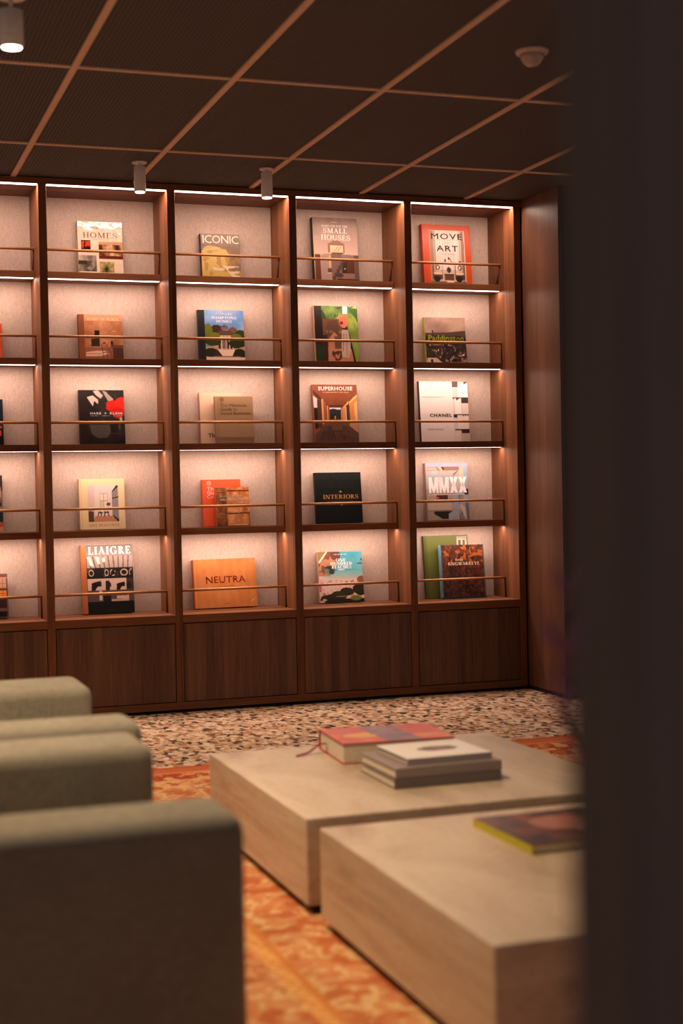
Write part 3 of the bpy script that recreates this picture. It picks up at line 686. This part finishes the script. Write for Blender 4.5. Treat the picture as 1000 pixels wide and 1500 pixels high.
cv = Cover(.249, .310).fill((50, 38, 30))
cv.mottle(5, (84, 112, 52), (142, 166, 92), (cv.v > .76) & (cv.u > .12)).mottle(6, 0, (48, 60, 28), (cv.v > .76) & (cv.v < .98) & (cv.u > .12) & (cv.u < .62), .58, .8)
cv.rect(.18, .0, .64, .77, (116, 84, 64)).poly([(.22, .5), (.3, .72), (.5, .76), (.58, .55), (.55, .4)], (100, 72, 56)).poly([(.28, 0), (.30, .40), (.44, .54), (.60, .40), (.86, .2), (.9, 0)], (190, 134, 104)).rect(.44, .24, .60, .46, (112, 86, 66)).rect(0, 0, .17, 1, (44, 34, 28)).rect(.16, 0, .28, .48, (66, 44, 34)).ell(.05, .12, .12, .20, (44, 62, 36), 1, .6)
cv.poly([(.66, 1), (.77, 1), (.77, .86), (.65, .86)], (212, 208, 216)).poly([(.72, .86), (.85, .88), (1, .72), (1, 0), (.90, 0), (.76, .60)], (142, 166, 74)).mottle(6, (108, 134, 56), (170, 188, 98), cv.inp([(.72, .86), (.85, .88), (1, .72), (1, 0), (.90, 0), (.76, .60)]), None, .8).poly([(.78, 1), (1, 1), (1, .76), (.84, .88)], (74, 110, 56)).mottle(8, 0, (160, 190, 120), cv.inp([(.78, 1), (1, 1), (1, .76), (.84, .88)]), .55)
cv.ell(.67, .73, .11, .12, (214, 126, 98), 1, .5, 6).ell(.62, .70, .04, .03, (120, 50, 42)).line(.54, .79, .66, .83, .02, (222, 140, 112)).poly([(.62, .58), (.76, .58), (.82, .42), (.80, .20), (.76, .08), (.60, .10), (.60, .3)], (196, 172, 162)).poly([(.76, .62), (.80, .5), (.92, .0), (.87, 0)], (36, 26, 22)).line(.63, .2, .66, .5, .01, (150, 120, 110)).line(.72, .12, .72, .5, .01, (150, 120, 110))
cv.mottle(10, 0, (90, 58, 40), (cv.v < .2) & (cv.u > .34) & (cv.u < .6), .6)
b = book('book with a green draped painting on its cover, pale spine, second row', 2, .901, .249, .310, .034, .03, (206, 168, 140), cv)
lettering(b, 'TO', .25, .40, .515, .560, (176, 150, 62), 'serif', .0, .3)
lettering(b, 'D', .55, .62, .515, .560, (176, 150, 62), 'serif', .0, .1)

cv = Cover(.254, .318).fill((150, 88, 58))
cv.poly([(0, 1), (1, 1), (1, .83), (.66, .62), (.36, .62), (0, .90)], (134, 76, 50)).mottle(10, (118, 66, 42), (156, 94, 62), cv.v > .62, None, .35)
cv.poly([(0, .91), (.36, .62), (.36, .58), (.18, .72), (0, .84)], (84, 48, 34)).rect(.34, .56, .66, .645, (96, 56, 38)).rect(.36, .40, .61, .60, (48, 48, 36)).rect(.36, .565, .61, .60, (226, 214, 216)).poly([(.36, .57), (.46, .585), (.61, .55), (.61, .5), (.36, .5)], (52, 54, 62)).mottle(7, (36, 40, 24), (64, 68, 40), (cv.u > .36) & (cv.u < .61) & (cv.v > .4) & (cv.v < .5)).poly([(.46, .40), (.49, .40), (.50, .46), (.47, .46)], (206, 140, 70))
cv.poly([(0, .81), (.085, .755), (.085, .60), (.01, .60)], (216, 208, 214)).poly([(.01, .60), (.085, .60), (.085, .23), (.02, .24)], (38, 36, 28)).rect(.085, .25, .18, .74, (92, 60, 44)).rect(.185, .32, .22, .75, (222, 160, 104)).poly([(.22, .74), (.29, .68), (.29, .32), (.22, .30)], (156, 98, 64)).rect(.305, .34, .325, .64, (230, 176, 118)).rect(.325, .36, .36, .63, (150, 92, 60))
cv.poly([(.66, .60), (.79, .71), (.79, .67), (.68, .60)], (246, 190, 110)).poly([(.62, .60), (.66, .60), (.66, .36), (.61, .36)], (196, 136, 90)).poly([(.66, .60), (.72, .62), (.72, .38), (.66, .38)], (210, 146, 92)).rect(.73, .38, .80, .64, (74, 66, 72)).rect(.72, .36, .74, .62, (236, 184, 122)).poly([(.81, .70), (1, .84), (1, .30), (.83, .36)], (214, 146, 84)).poly([(.81, .70), (1, .84), (1, .79), (.82, .675)], (248, 200, 128)).poly([(.92, .67), (1, .72), (1, .34), (.93, .36)], (232, 186, 132)).poly([(.79, .30), (1, .15), (1, .32), (.83, .36)], (190, 140, 112))
cv.poly([(0, 0), (1, 0), (1, .16), (.76, .30), (.22, .30), (.02, .14)], (106, 76, 64)).poly([(.08, .03), (.92, .03), (.72, .28), (.25, .28)], (90, 66, 57)).mottle(12, (80, 58, 50), (112, 84, 72), cv.inp([(.08, .03), (.92, .03), (.72, .28), (.25, .28)]), None, .6).rect(.41, .20, .63, .29, (116, 80, 66)).rect(.41, .19, .63, .205, (58, 38, 32)).rect(.41, .10, .425, .2, (60, 40, 34)).rect(.61, .10, .625, .2, (60, 40, 34)).rect(.22, .30, .80, .34, (120, 76, 54)).dashes(.22, .82, .866, (226, 190, 140), 16, .007)
b = book('brown hardback with a timber corridor view and bold white title, third row', 3, .887, .254, .318, .028, .03, (168, 100, 68), cv)
lettering(b, 'SUPERHOUSE', .12, .90, .895, .965, (250, 240, 234), 'sans', .04, 1.08)

cv = Cover(.263, .277).fill((20, 24, 22))
dm = np.abs(np.sin(cv.u*math.pi*4.5+(np.floor(cv.v*6) % 2)*math.pi/2))*np.abs(np.sin(cv.v*math.pi*6)); cv.put((dm > .35) & (dm < .6) & (cv.v > .5), (28, 34, 31)).put((dm > .75) & (cv.v > .5), (26, 32, 29))
cv.dashes(.24, .82, .437, (150, 104, 56), 18, .006, .6)
b = book('black damask-patterned hardback with gold lettering, fourth row', 4, .890, .263, .277, .032, .03, (22, 25, 23), cv)
lettering(b, 'INTERIORS', .155, .92, .475, .560, (206, 148, 82), 'serif', .01, .05, rough=.4, metal=.3)
def ornament(bk, cu, cvv, s_, rgb, flip=1):
    W, H = DIM[bk.name]; bm = bmesh.new()
    pts = [(-1, 0), (-.5, .25), (-.2, .55), (0, .9), (.2, .55), (.5, .25), (1, 0), (0, -.12)]
    bm.faces.new([bm.verts.new((-W/2+W*cu+x*s_, -.0011, H*cvv+y*s_*flip)) for x, y in pts]); mesh_obj('ornament', bm, ink(rgb, .4, .3), bk)
ornament(b, .535, .608, .011, (206, 148, 82)); ornament(b, .55, .365, .010, (206, 148, 82), -1)

cv = Cover(.254, .278)
cv.vgrad(.45, 1, (120, 186, 196), (70, 158, 178)).vgrad(0, .45, (222, 196, 186), (214, 200, 186)).vgrad(.44, .62, (212, 196, 180), (118, 186, 194))
cv.mottle(5, (66, 150, 172), (128, 192, 200), cv.v > .62, None, .5)
shore = .46+.22*(cv.u-.55)**2+.03*(cv.noise(5)-.5); cv.put(cv.v < shore, (224, 198, 190)); cv.mottle(22, 0, (130, 92, 96), (cv.v < shore-.03), .63, .8).mottle(26, 0, (190, 70, 60), (cv.v < shore-.05), .70, .8)
rk = cv.u+.25*(cv.noise(6)-.5); cv.put((cv.v > .52) & (rk < .44-.5*np.abs(cv.v-.86)) , (190, 138, 110)).mottle(9, 0, (120, 74, 58), (cv.v > .52) & (rk < .42-.5*np.abs(cv.v-.86)), .55, .8)
cv.ell(.26, .64, .13, .09, (58, 70, 62), 1, .9, 9).mottle(10, 0, (130, 168, 150), ((cv.u-.26)/.13)**2+((cv.v-.64)/.09)**2 < 1, .6, .7).ell(.40, .92, .12, .10, (110, 76, 66), 1, 1.0, 8).ell(.06, .92, .10, .10, (150, 128, 70), 1, .6).line(.20, 1, .02, .79, .018, (232, 212, 206)).ell(.94, .76, .07, .012, (58, 84, 96)).ell(.98, .84, .02, .02, (58, 84, 96))
cv.ell(.97, .44, .12, .07, (150, 104, 74), 1, .8, 9).ell(.96, .26, .22, .14, (58, 46, 30), 1, .9, 9).ell(.62, .20, .16, .08, (62, 54, 36), 1, .8, 9).ell(.42, .12, .2, .09, (66, 62, 34), 1, .9, 9).ell(.22, .08, .2, .08, (58, 52, 32), 1, .9, 9).rect(.1, 0, 1, .07, (44, 40, 28)).ell(.82, .08, .13, .05, (128, 130, 56), 1, .6).ell(.10, .05, .05, .02, (205, 180, 165)).dashes(.36, .68, .115, (214, 190, 170), 12, .005, .7).dashes(.36, .66, .945, (225, 215, 210), 11, .010, .8).dashes(.44, .60, .64, (240, 232, 228), 6, .012, .9)
b = book('leaning book with an aerial view of a turquoise beach, lowest row', 5, .894, .254, .278, .026, .045, (214, 178, 158), cv, extra_y=.004, tilt=.012)
lettering(b, 'ONE', .40, .625, .800, .862, (246, 240, 238), 'serif', .05, .04)
lettering(b, 'HUNDRED', .275, .765, .730, .792, (246, 240, 238), 'serif', .05, .04)
lettering(b, 'BEACHES', .30, .745, .662, .722, (246, 240, 238), 'serif', .05, .04)

# ---- fifth bay
cv = Cover(.289, .342).fill((200, 84, 34))
cv.rect(.045, 0, .05, 1, (180, 60, 26)).rect(.14, .012, .88, .905, (206, 182, 166)).rect(.27, .25, .77, .905, (230, 212, 204)).rect(.14, .012, .88, .06, (128, 94, 76))
for k in range(14): cv.rect(.145+.053*k, .06, .15+.053*k, .9, (176, 146, 126), .7)
cv.rect(.15, .06, .22, .9, (160, 128, 104)).rect(.80, .06, .86, .9, (160, 128, 104)).rect(.24, .2, .252, .9, (96, 64, 52)).rect(.76, .2, .772, .9, (128, 92, 76)).rect(.505, .70, .512, .9, (140, 104, 88)).rect(.30, .745, .75, .755, (196, 168, 152))
for cx in (.29, .75):
    d = np.hypot((cv.u-cx)/.045, (cv.v-.29)/.042); cv.put((d < 1) & (d > .6), (60, 44, 36)); cv.rect(cx-.1, .09, cx+.09, .17, (92, 66, 54)).rect(cx-.09, .18, cx+.08, .205, (222, 200, 172)).ell(cx-.02, .10, .07, .05, (40, 34, 32), 1, .9, 12).rect(cx-.105, .1, cx-.09, .33, (70, 50, 42)).rect(cx+.085, .1, cx+.1, .33, (70, 50, 42))
cv.rect(.43, .08, .62, .165, (110, 72, 48)).rect(.47, .045, .61, .065, (232, 214, 196)).rect(.42, .165, .63, .18, (66, 48, 42)).ell(.52, .25, .05, .05, (70, 54, 46), 1, 1.2, 12).line(.53, .46, .60, .37, .008, (84, 60, 50)).ell(.53, .44, .02, .02, (84, 60, 50)).ell(.45, .40, .018, .03, (70, 54, 48)).ell(.76, .385, .03, .02, (70, 54, 48)).dashes(.38, .65, .515, (176, 120, 96), 12, .005)
b = book('bright orange framed hardback with black wide lettering, top row', 1, 1.539, .289, .342, .036, .035, (170, 58, 28), cv)
lettering(b, 'MOVE', .185, .835, .757, .855, (52, 34, 32), 'sans', .012, 1.15)
lettering(b, 'AND', .435, .585, .685, .715, (196, 158, 140), 'sans', .0, 1.1)
lettering(b, 'ART', .285, .735, .558, .655, (52, 34, 32), 'sans', .012, 1.15)
bm = bmesh.new(); hp = [(.80, .757), (.845, .742), (.86, .70), (.86, .62), (.845, .598), (.832, .61)]
for (u0, v0), (u1, v1) in zip(hp, hp[1:]):
    tube(bm, (-.289/2+.289*u0, -.0006, .342*v0), (-.289/2+.289*u1, -.0006, .342*v1), .0009, n=6)
mesh_obj('letter_flourish', bm, ink((52, 34, 32)), b)

cv = Cover(.245, .261)
cv.vgrad(.6, 1, (186, 160, 146), (150, 122, 110)).mottle(3, (126, 100, 90), (196, 168, 152), cv.v > .62, None, .6).rect(0, 0, 1, .63, (44, 34, 32))
cv.poly([(.6, .68), (1, .72), (1, .60), (0, .6), (0, .66), (.2, .665)], (92, 70, 64)).rect(.165, .60, .205, .715, (70, 54, 50)).mottle(14, (28, 24, 24), (96, 80, 74), cv.v < .6, None, .8).mottle(18, 0, (176, 150, 136), cv.v < .42, .68, .9).rect(.24, .24, .26, .29, (230, 196, 170)).rect(.29, .26, .31, .31, (230, 196, 170)).poly([(.0, .02), (.02, .12), (.24, .12), (.38, .02)], (206, 176, 160)).rect(.1, .02, .16, .09, (60, 46, 42)).ell(.92, .185, .02, .018, (250, 236, 226)).ell(.85, .17, .07, .02, (160, 136, 124), 1, .7).dashes(.60, .82, .115, (190, 160, 130), 9, .008, .7).dashes(.60, .88, .03, (190, 160, 130), 10, .008, .7)
b = book('dark city-view book with lime green title and spine, second row', 2, 1.548, .245, .261, .030, .03, (172, 180, 50), cv)
lettering(b, 'Paddington', .07, .945, .455, .610, (196, 200, 44), 'sans', .028, 1.05)
lettering(b, 'A history', .07, .45, .365, .425, (236, 176, 136), 'sans', .03)

cv = Cover(.293, .340).fill((228, 218, 214))
cv.rect(.675, 0, 1, 1, (214, 202, 198))
for (u0, v0, u1, v1, c_) in ((.68, .905, .80, 1, (104, 82, 74)), (.80, .735, .90, .96, (238, 230, 228)), (.91, .735, 1, .97, (238, 230, 228)), (.68, .72, 1, .735, (92, 66, 62)), (.86, .64, 1, .72, (74, 60, 58)), (.72, .46, .85, .70, (236, 226, 222)), (.87, .46, 1, .64, (222, 208, 202)), (.69, .40, .76, .455, (44, 36, 36)), (.69, .44, 1, .455, (52, 42, 42)), (.77, .20, .99, .43, (230, 218, 212)), (.70, .185, 1, .205, (40, 34, 34)), (.83, .14, 1, .19, (62, 52, 50)), (.69, .0, .81, .17, (226, 212, 206)), (.83, 0, .99, .14, (204, 188, 182))): cv.rect(u0, v0, u1, v1, c_)
for k in range(3): cv.poly([(.87+.045*k, .45), (.915+.045*k, .45), (.89+.045*k, .415)], (56, 46, 46))
cv.poly([(.69, .70), (.71, .72), (.69, .72)], (80, 60, 56)).poly([(.75, .72), (.76, .68), (.82, .72)], (80, 60, 56)).poly([(.92, .99), (.93, .95), (1, .985), (1, 1), (.92, 1)], (96, 76, 70))
b = book('white hardback with a strip of black-and-white photos down its right side, third row', 3, 1.511, .293, .340, .024, .03, (46, 34, 32), cv)
lettering(b, 'CHANEL', .19, .65, .408, .464, (40, 28, 28), 'sans', .035, 1.15)
lettering(b, 'THE ARCHITECTURE OF', .03, .49, .727, .748, (196, 164, 150), 'sans', .01, 1.05)
lettering(b, 'PETER MARINO', .14, .455, .190, .214, (130, 98, 90), 'sans', .01, 1.05)

cv = Cover(.254, .322).fill((166, 174, 196))
cv.rect(.0, .56, .9, .93, (186, 178, 178)).rect(.02, .86, .9, .93, (196, 160, 140)).poly([(.25, .93), (.88, .93), (.88, .87), (.30, .87)], (150, 122, 108)).poly([(.28, .93), (.36, .93), (.42, .87), (.35, .87)], (196, 182, 172)).poly([(.38, .93), (.42, .93), (.45, .89), (.41, .87)], (66, 52, 48)).rect(.14, .80, .30, .86, (172, 192, 208)).poly([(.30, .86), (.34, .86), (.31, .78), (.27, .78)], (206, 170, 152)).poly([(.50, .86), (.55, .86), (.49, .78), (.45, .78)], (206, 176, 160)).poly([(.75, .86), (.78, .86), (.68, .78), (.64, .79)], (120, 100, 92)).rect(.01, .55, .70, .78, (172, 174, 184)).rect(.80, .75, .90, .93, (220, 190, 172)).rect(.90, .30, 1, .93, (164, 172, 192))
cv.rect(0, 0, .62, .55, (170, 154, 142)).rect(.01, .17, .60, .30, (192, 172, 156)).rect(.0, .165, .6, .175, (130, 114, 104)).rect(.23, .36, .50, .44, (78, 54, 48)).rect(.23, .37, .29, .41, (212, 84, 54)).poly([(.16, .16), (.60, .16), (.50, .11), (.50, .02), (.36, .02), (.16, .11)], (48, 44, 42)).poly([(.50, .11), (.66, .16), (.74, .16), (.74, 0), (.50, 0)], (168, 172, 182)).rect(.62, .16, .75, .55, (158, 164, 178)).mottle(9, (110, 98, 94), (186, 170, 162), (cv.u > .75) & (cv.u < .88) & (cv.v < .45)).poly([(.80, .30), (.92, .18), (.94, .02), (.86, .06)], (206, 190, 182)).poly([(.9, .30), (1, .30), (1, 0), (.94, 0)], (120, 118, 122)).rect(.9, .44, 1, .54, (58, 50, 50)).dashes(.05, .92, .445, (238, 226, 220), 24, .009, .8).dashes(.03, .25, .897, (232, 214, 204), 6, .012, .8)
b = book('grey-blue book with huge pale condensed capitals, fourth row', 4, 1.538, .254, .322, .030, .028, (158, 132, 122), cv)
lettering(b, 'MMXX', .06, .965, .475, .752, (244, 236, 234), 'block')

cv = Cover(.268, .350, 24).fill((104, 110, 50))
cv.rect(0, 0, .05, 1, (88, 94, 42))
b = book('tall plain green book standing behind a brown speckled book, lowest row', 5, 1.520, .268, .350, .026, .04, (56, 60, 30), cv, extra_y=.0)
lettering(b, 'E', .745, .975, .80, .975, (226, 216, 204), 'sans', .02, rot=1)
cv = Cover(.266, .296).fill((72, 44, 36))
cv.mottle(14, (52, 34, 30), (112, 66, 46)).mottle(16, 0, (196, 112, 52), cv.v > .62, .60, .8).mottle(22, 0, (150, 84, 50), None, .66, .6).mottle(20, 0, (52, 46, 56), cv.v < .6, .62, .5).rect(0, 0, .03, 1, (96, 132, 156)).rect(.97, 0, 1, 1, (92, 92, 108)).rect(0, 0, 1, .025, (60, 66, 84)).dashes(.63, .88, .573, (176, 50, 36), 8, .010)
b = book('rust-brown speckled book with a blue spine leaning in front of a green book', 5, 1.593, .266, .296, .026, .04, (104, 150, 178), cv, extra_y=.052, tilt=.008)
lettering(b, 'KNGWARREYE', .17, .885, .612, .672, (240, 214, 190), 'serif', .02, .04)
lettering(b, 'Emily', .34, .52, .682, .742, (240, 214, 190), 'sans', .03)


# ------------------------------------------------------------------ coffee tables
TZ = .262
def coffee_table(y0, y1, label):
    t = tag(empty('coffee_table', (.05, (y0+y1)/2, .0086)), label, 'coffee table', 'square stone coffee tables')
    d = (y1-y0)/2
    bx('stone_block', -.497, .497, -d, d, .024, TZ-.0086, STONE, t, .004, 2)
    bx('plinth', -.475, .475, -d+.02, d-.02, 0, .024, DARK, t)
    return t
coffee_table(-3.670, -2.630, 'far low square travertine table carrying the stack of books')
coffee_table(-4.822, -3.780, 'near low square travertine table with one book, partly behind the dark pillar')

def flat_book(label, cx, cy, z, W, D, t, rz, cover_rgb, front=None, spine='front', group='books lying on the stone tables', page_side=True):
    """book lying flat: W along x, D along y; the spine side faces the viewer or the left"""
    o = tag(empty('hardcover_book', (cx, cy, z), rz), label, 'book', group)
    bm = bmesh.new(); bd = .0028
    box(bm, -W/2, W/2, -D/2, D/2, 0, bd); box(bm, -W/2, W/2, -D/2, D/2, t-bd, t)
    if spine == 'front': box(bm, -W/2, W/2, -D/2-.001, -D/2+bd, 0, t)
    elif spine == 'left': box(bm, -W/2-.001, -W/2+bd, -D/2, D/2, 0, t)
    else: box(bm, -W/2, W/2, D/2-bd, D/2+.001, 0, t)
    mesh_obj('case_binding', bm, ink(cover_rgb, .5), o)
    e = .005
    bx('page_block', -W/2+e, W/2-e, -D/2+(bd if spine == 'front' else e), D/2-e, bd, t-bd, PAGES, o)
    if front is not None:
        me = grid_mesh('cover_print', W-.0006, D-.0006, front.c, 'xy', t+.0005); me.materials.append(PRINT)
        pr = link(bpy.data.objects.new('cover_print', me), o); pr.location = (0, -D/2+.0003, 0)
    return o

cv = Cover(.36, .33, 60).fill((196, 66, 40))
cv.mottle(4, (206, 60, 40), (232, 120, 60)).ell(.30, .45, .20, .14, (226, 170, 60), 1, .8, 6).ell(.12, .7, .12, .14, (208, 96, 84), 1, .8, 6).poly([(.40, 0), (.72, 0), (.66, 1), (.34, 1)], (128, 104, 122)).mottle(6, 0, (176, 120, 130), (cv.u > .38) & (cv.u < .7), .55, .7).ell(.85, .6, .12, .2, (220, 70, 44), 1, .8, 6).ell(.82, .25, .1, .1, (228, 140, 70), 1, .6, 6)
rb = flat_book('thick red and orange patterned book with a ribbon marker on the far stone table', .082, -2.862, TZ+.0004, .37, .30, .064, -.07, (176, 44, 30), cv, 'back')
rib = bmesh.new(); pts = [(-.183, .06, .030), (-.20, .062, .030), (-.218, .064, .020), (-.24, .060, .006), (-.262, .05, .002), (-.292, .03, .0015)]
vs = [(rib.verts.new((x, y-.008, z)), rib.verts.new((x, y+.008, z+.003))) for x, y, z in pts]
for a_, b_ in zip(vs, vs[1:]): rib.faces.new((a_[0], b_[0], b_[1], a_[1]))
bmesh.ops.solidify(rib, geom=rib.faces[:], thickness=.0008)
mesh_obj('ribbon_marker', rib, ink((168, 34, 62), .5), rb)

SG = (128, 112, 108)
STK = 'pale books stacked on the far stone table'
z = TZ+.0004
flat_book('bottom book of the pale grey stack on the far stone table', .065, -3.270, z, .332, .296, .028, -.01, (110, 98, 96), None, 'front', STK); z += .0284
flat_book('middle book of the pale grey stack on the far stone table', .068, -3.266, z, .332, .292, .028, .005, (146, 130, 124), None, 'front', STK); z += .0284
cv = Cover(.27, .25, 50).fill((242, 238, 232))
cv.ell(.55, .52, .24, .15, (140, 96, 76), 1, .8, 6).ell(.45, .5, .08, .10, (92, 52, 44), 1, .6, 6).ell(.70, .55, .08, .08, (110, 64, 50), 1, .6, 6)
flat_book('white-covered top book of the pale stack, brown picture on its cover', .085, -3.250, z, .268, .250, .018, .02, (160, 148, 146), cv, 'front', STK)
cv = Cover(.30, .32, 60).fill((74, 46, 42))
cv.mottle(5, (54, 34, 32), (140, 80, 66)).ell(.6, .6, .25, .22, (176, 120, 104), 1, .9, 7).ell(.75, .35, .16, .14, (196, 156, 142), 1, .9, 7)
flat_book('dark reddish book with a lime yellow edge on the near stone table', .068, -4.078, TZ+.0004, .30, .318, .020, .02, (190, 176, 30), cv, 'left')

# ------------------------------------------------------------------ armchairs
def cushion(name, x0, x1, y0, y1, z0, z1, parent, r=.04, seg=4, mat=None):
    o = bx(name, x0, x1, y0, y1, z0, z1, mat or SOFA, parent, r, seg, True); return o
def armchair(xf, near0, near1, far0, far1, top, label):
    """faces +x; two slab arms run along x, near arm towards the camera"""
    cy = (near0+far1)/2
    t = tag(empty('armchair', (xf-.43, cy, .0088)), label, 'armchair', 'olive grey lounge armchairs')
    T = lambda y: y-cy
    x0, x1 = -.43, .43; top -= .009
    cushion('armrest', x0, x1, T(near0), T(near1), .09, top, t, .038, 5)
    cushion('armrest', x0, x1, T(far0), T(far1), .09, top, t, .038, 5)
    cushion('seat_base', x0+.02, x1-.02, T(near1)+.002, T(far0)-.002, .09, .26, t, .015, 2)
    cushion('seat_cushion', x0+.18, x1-.005, T(near1)+.006, T(far0)-.006, .262, .38, t, .04, 4)
    cushion('backrest', x0, x0+.18, T(near1)+.002, T(far0)-.002, .262, top+.14, t, .035, 4)
    cushion('back_cushion', x0+.182, x0+.32, T(near1)+.03, T(far0)-.03, .384, top+.10, t, .04, 4)
    for sx in (x0+.07, x1-.07):
        for sy in (T(near0)+.07, T(far1)-.07):
            bm = bmesh.new(); tube(bm, (sx, sy, 0), (sx, sy, .092), .016, .022, 14); mesh_obj('foot', bm, W_DOOR, t, True)
    return t
armchair(-.915, -4.815, -4.610, -4.035, -3.800, .55, 'large blurred olive grey armchair nearest the camera at the lower left')
armchair(-.872, -3.690, -3.500, -2.945, -2.660, .55, 'olive grey armchair farther back, nearer the bookcase')

# ------------------------------------------------------------------ rug
RX0, RX1, RY0, RY1 = -1.75, 2.35, -6.15, -1.485
nx, ny = 420, 480
U, V_ = np.meshgrid(np.linspace(RX0, RX1, nx), np.linspace(RY0, RY1, ny))
RC = Cover(4.1, 4.7, nx); RC.ny = ny; RC.u, RC.v = np.meshgrid(np.linspace(0, 1, nx), np.linspace(0, 1, ny)); RC.c = np.zeros((ny, nx, 3))
LX0 = -.82                                            # inner weave boundary beside the chairs
ed = np.minimum(np.minimum(RY1-V_, V_-RY0), RX1-U)
n1, n2, n3 = RC.noise(26), RC.noise(48), RC.noise(14)
RC.fill((196, 128, 84)).mottle(40, (186, 112, 70), (208, 146, 102))
fl_ = RC.noise(84, 2); fm = RC.noise(46, 2)
vine = np.abs(np.sin(U*48+2.0*np.sin(V_*33)+(n2-.5)*4)+np.sin(V_*44+2.0*np.sin(U*29)+(n1-.5)*4))
RC.put(fm > .62, (190, 116, 74)); RC.put(vine < .22, (212, 172, 122)); RC.put(fl_ > .60, (216, 180, 130)); RC.put(fl_ < .33, (184, 106, 68)); RC.put((fl_ > .68), (204, 142, 96))
band = (ed < .40) & (ed > .13); sw2 = np.sin(U*34+2*np.sin(V_*30))+np.sin(V_*40+2*np.sin(U*26))+(n2-.5)*3
RC.put(band, (166, 72, 44)); RC.put(band & (fl_ > .58), (216, 170, 118)); RC.put(band & (fl_ < .36), (190, 104, 62)); RC.put(band & (vine < .2), (206, 140, 92))
RC.put((ed <= .13) & (ed > .10), (200, 128, 82)); RC.put(ed <= .10, (190, 102, 62)); RC.put(ed <= .02, (176, 78, 46))
for lo, hi, cc in ((-.66, -.62, (228, 176, 112)), (-.62, -.60, (202, 124, 66)), (-.86, -.80, (214, 140, 80))):
    mm = (U > lo) & (U < hi) & (V_ < -2.0); RC.put(mm, cc); RC.put(mm & (((V_*32+U*25) % 1) > .5), (206, 138, 80))
me = grid_mesh('weave', RX1-RX0, RY1-RY0, RC.c, 'xy', .0082, 1.0); me.materials.append(RUGM)
rug = tag(empty('rug', ((RX0+RX1)/2, RY0, 0)), 'orange and cream patterned oriental rug under the tables and armchairs', 'rug')
link(bpy.data.objects.new('weave', me), rug)
bx('backing', -(RX1-RX0)/2, (RX1-RX0)/2, 0, RY1-RY0, .0003, .0078, plain('rug_backing', (.40,.13,.05), .9), rug)

# ------------------------------------------------------------------ dark pillar close to the camera and the flowers behind it
pl = tag(empty('pillar', (-.811, -6.555, .0)), 'dark brown pillar filling the right edge, far out of focus', 'pillar')
bx('shaft', -.360, .45, -.045, .045, .0, CEIL, PILLAR, pl, .004, 2)
bx('corner_strip', -.366, -.360, -.035, .035, .0, CEIL, PILLAR, pl)

fl = tag(empty('flowering_plant', (-.70, -5.93, .0086)), 'purple flowers peeking out beside the dark pillar', 'plant')
bm = bmesh.new(); lathe(bm, [(.075, 0), (.095, .05), (.10, .22), (.075, .36), (.055, .42), (.06, .45)], 24); mesh_obj('vase', bm, plain('vase_glaze', (.06,.045,.04), .3), fl, True)
PETAL = plain('purple_petal', (.62,.20,.47), .6); STEM = plain('plant_stem', (.05,.07,.03), .6)
def flower(px, py, pz, R_):
    bm = bmesh.new(); tube(bm, (0, 0, .40), (px*.5, py*.5, .40+(pz-.40)*.6), .004, .004, 8); tube(bm, (px*.5, py*.5, .40+(pz-.40)*.6), (px, py, pz), .004, .003, 8)
    st_ = mesh_obj('stem', bm, STEM, fl, True)
    for k in range(6):
        a = 2*math.pi*k/6; bm = bmesh.new(); n = 7
        L = [bm.verts.new((px+math.cos(a)*R_*t_+math.sin(a)*w_*R_, py+math.sin(a)*R_*t_*.5-math.cos(a)*w_*R_*.5, pz+math.sin(a)*R_*t_+.012*t_-.01*abs(w_))) for t_, w_ in ((0, 0), (.35, .2), (.7, .24), (1, .05), (.98, -.05), (.7, -.24), (.35, -.2))]
        bm.faces.new(L); bmesh.ops.solidify(bm, geom=bm.faces[:], thickness=.0015); mesh_obj('petal', bm, PETAL, st_)
for px, py, pz, R_ in ((-.179, -.02, .930, .036), (-.156, .02, .990, .024), (-.176, .0, .870, .022), (-.06, .05, 1.0, .04), (.05, .0, .95, .04)): flower(px, py, pz, R_)
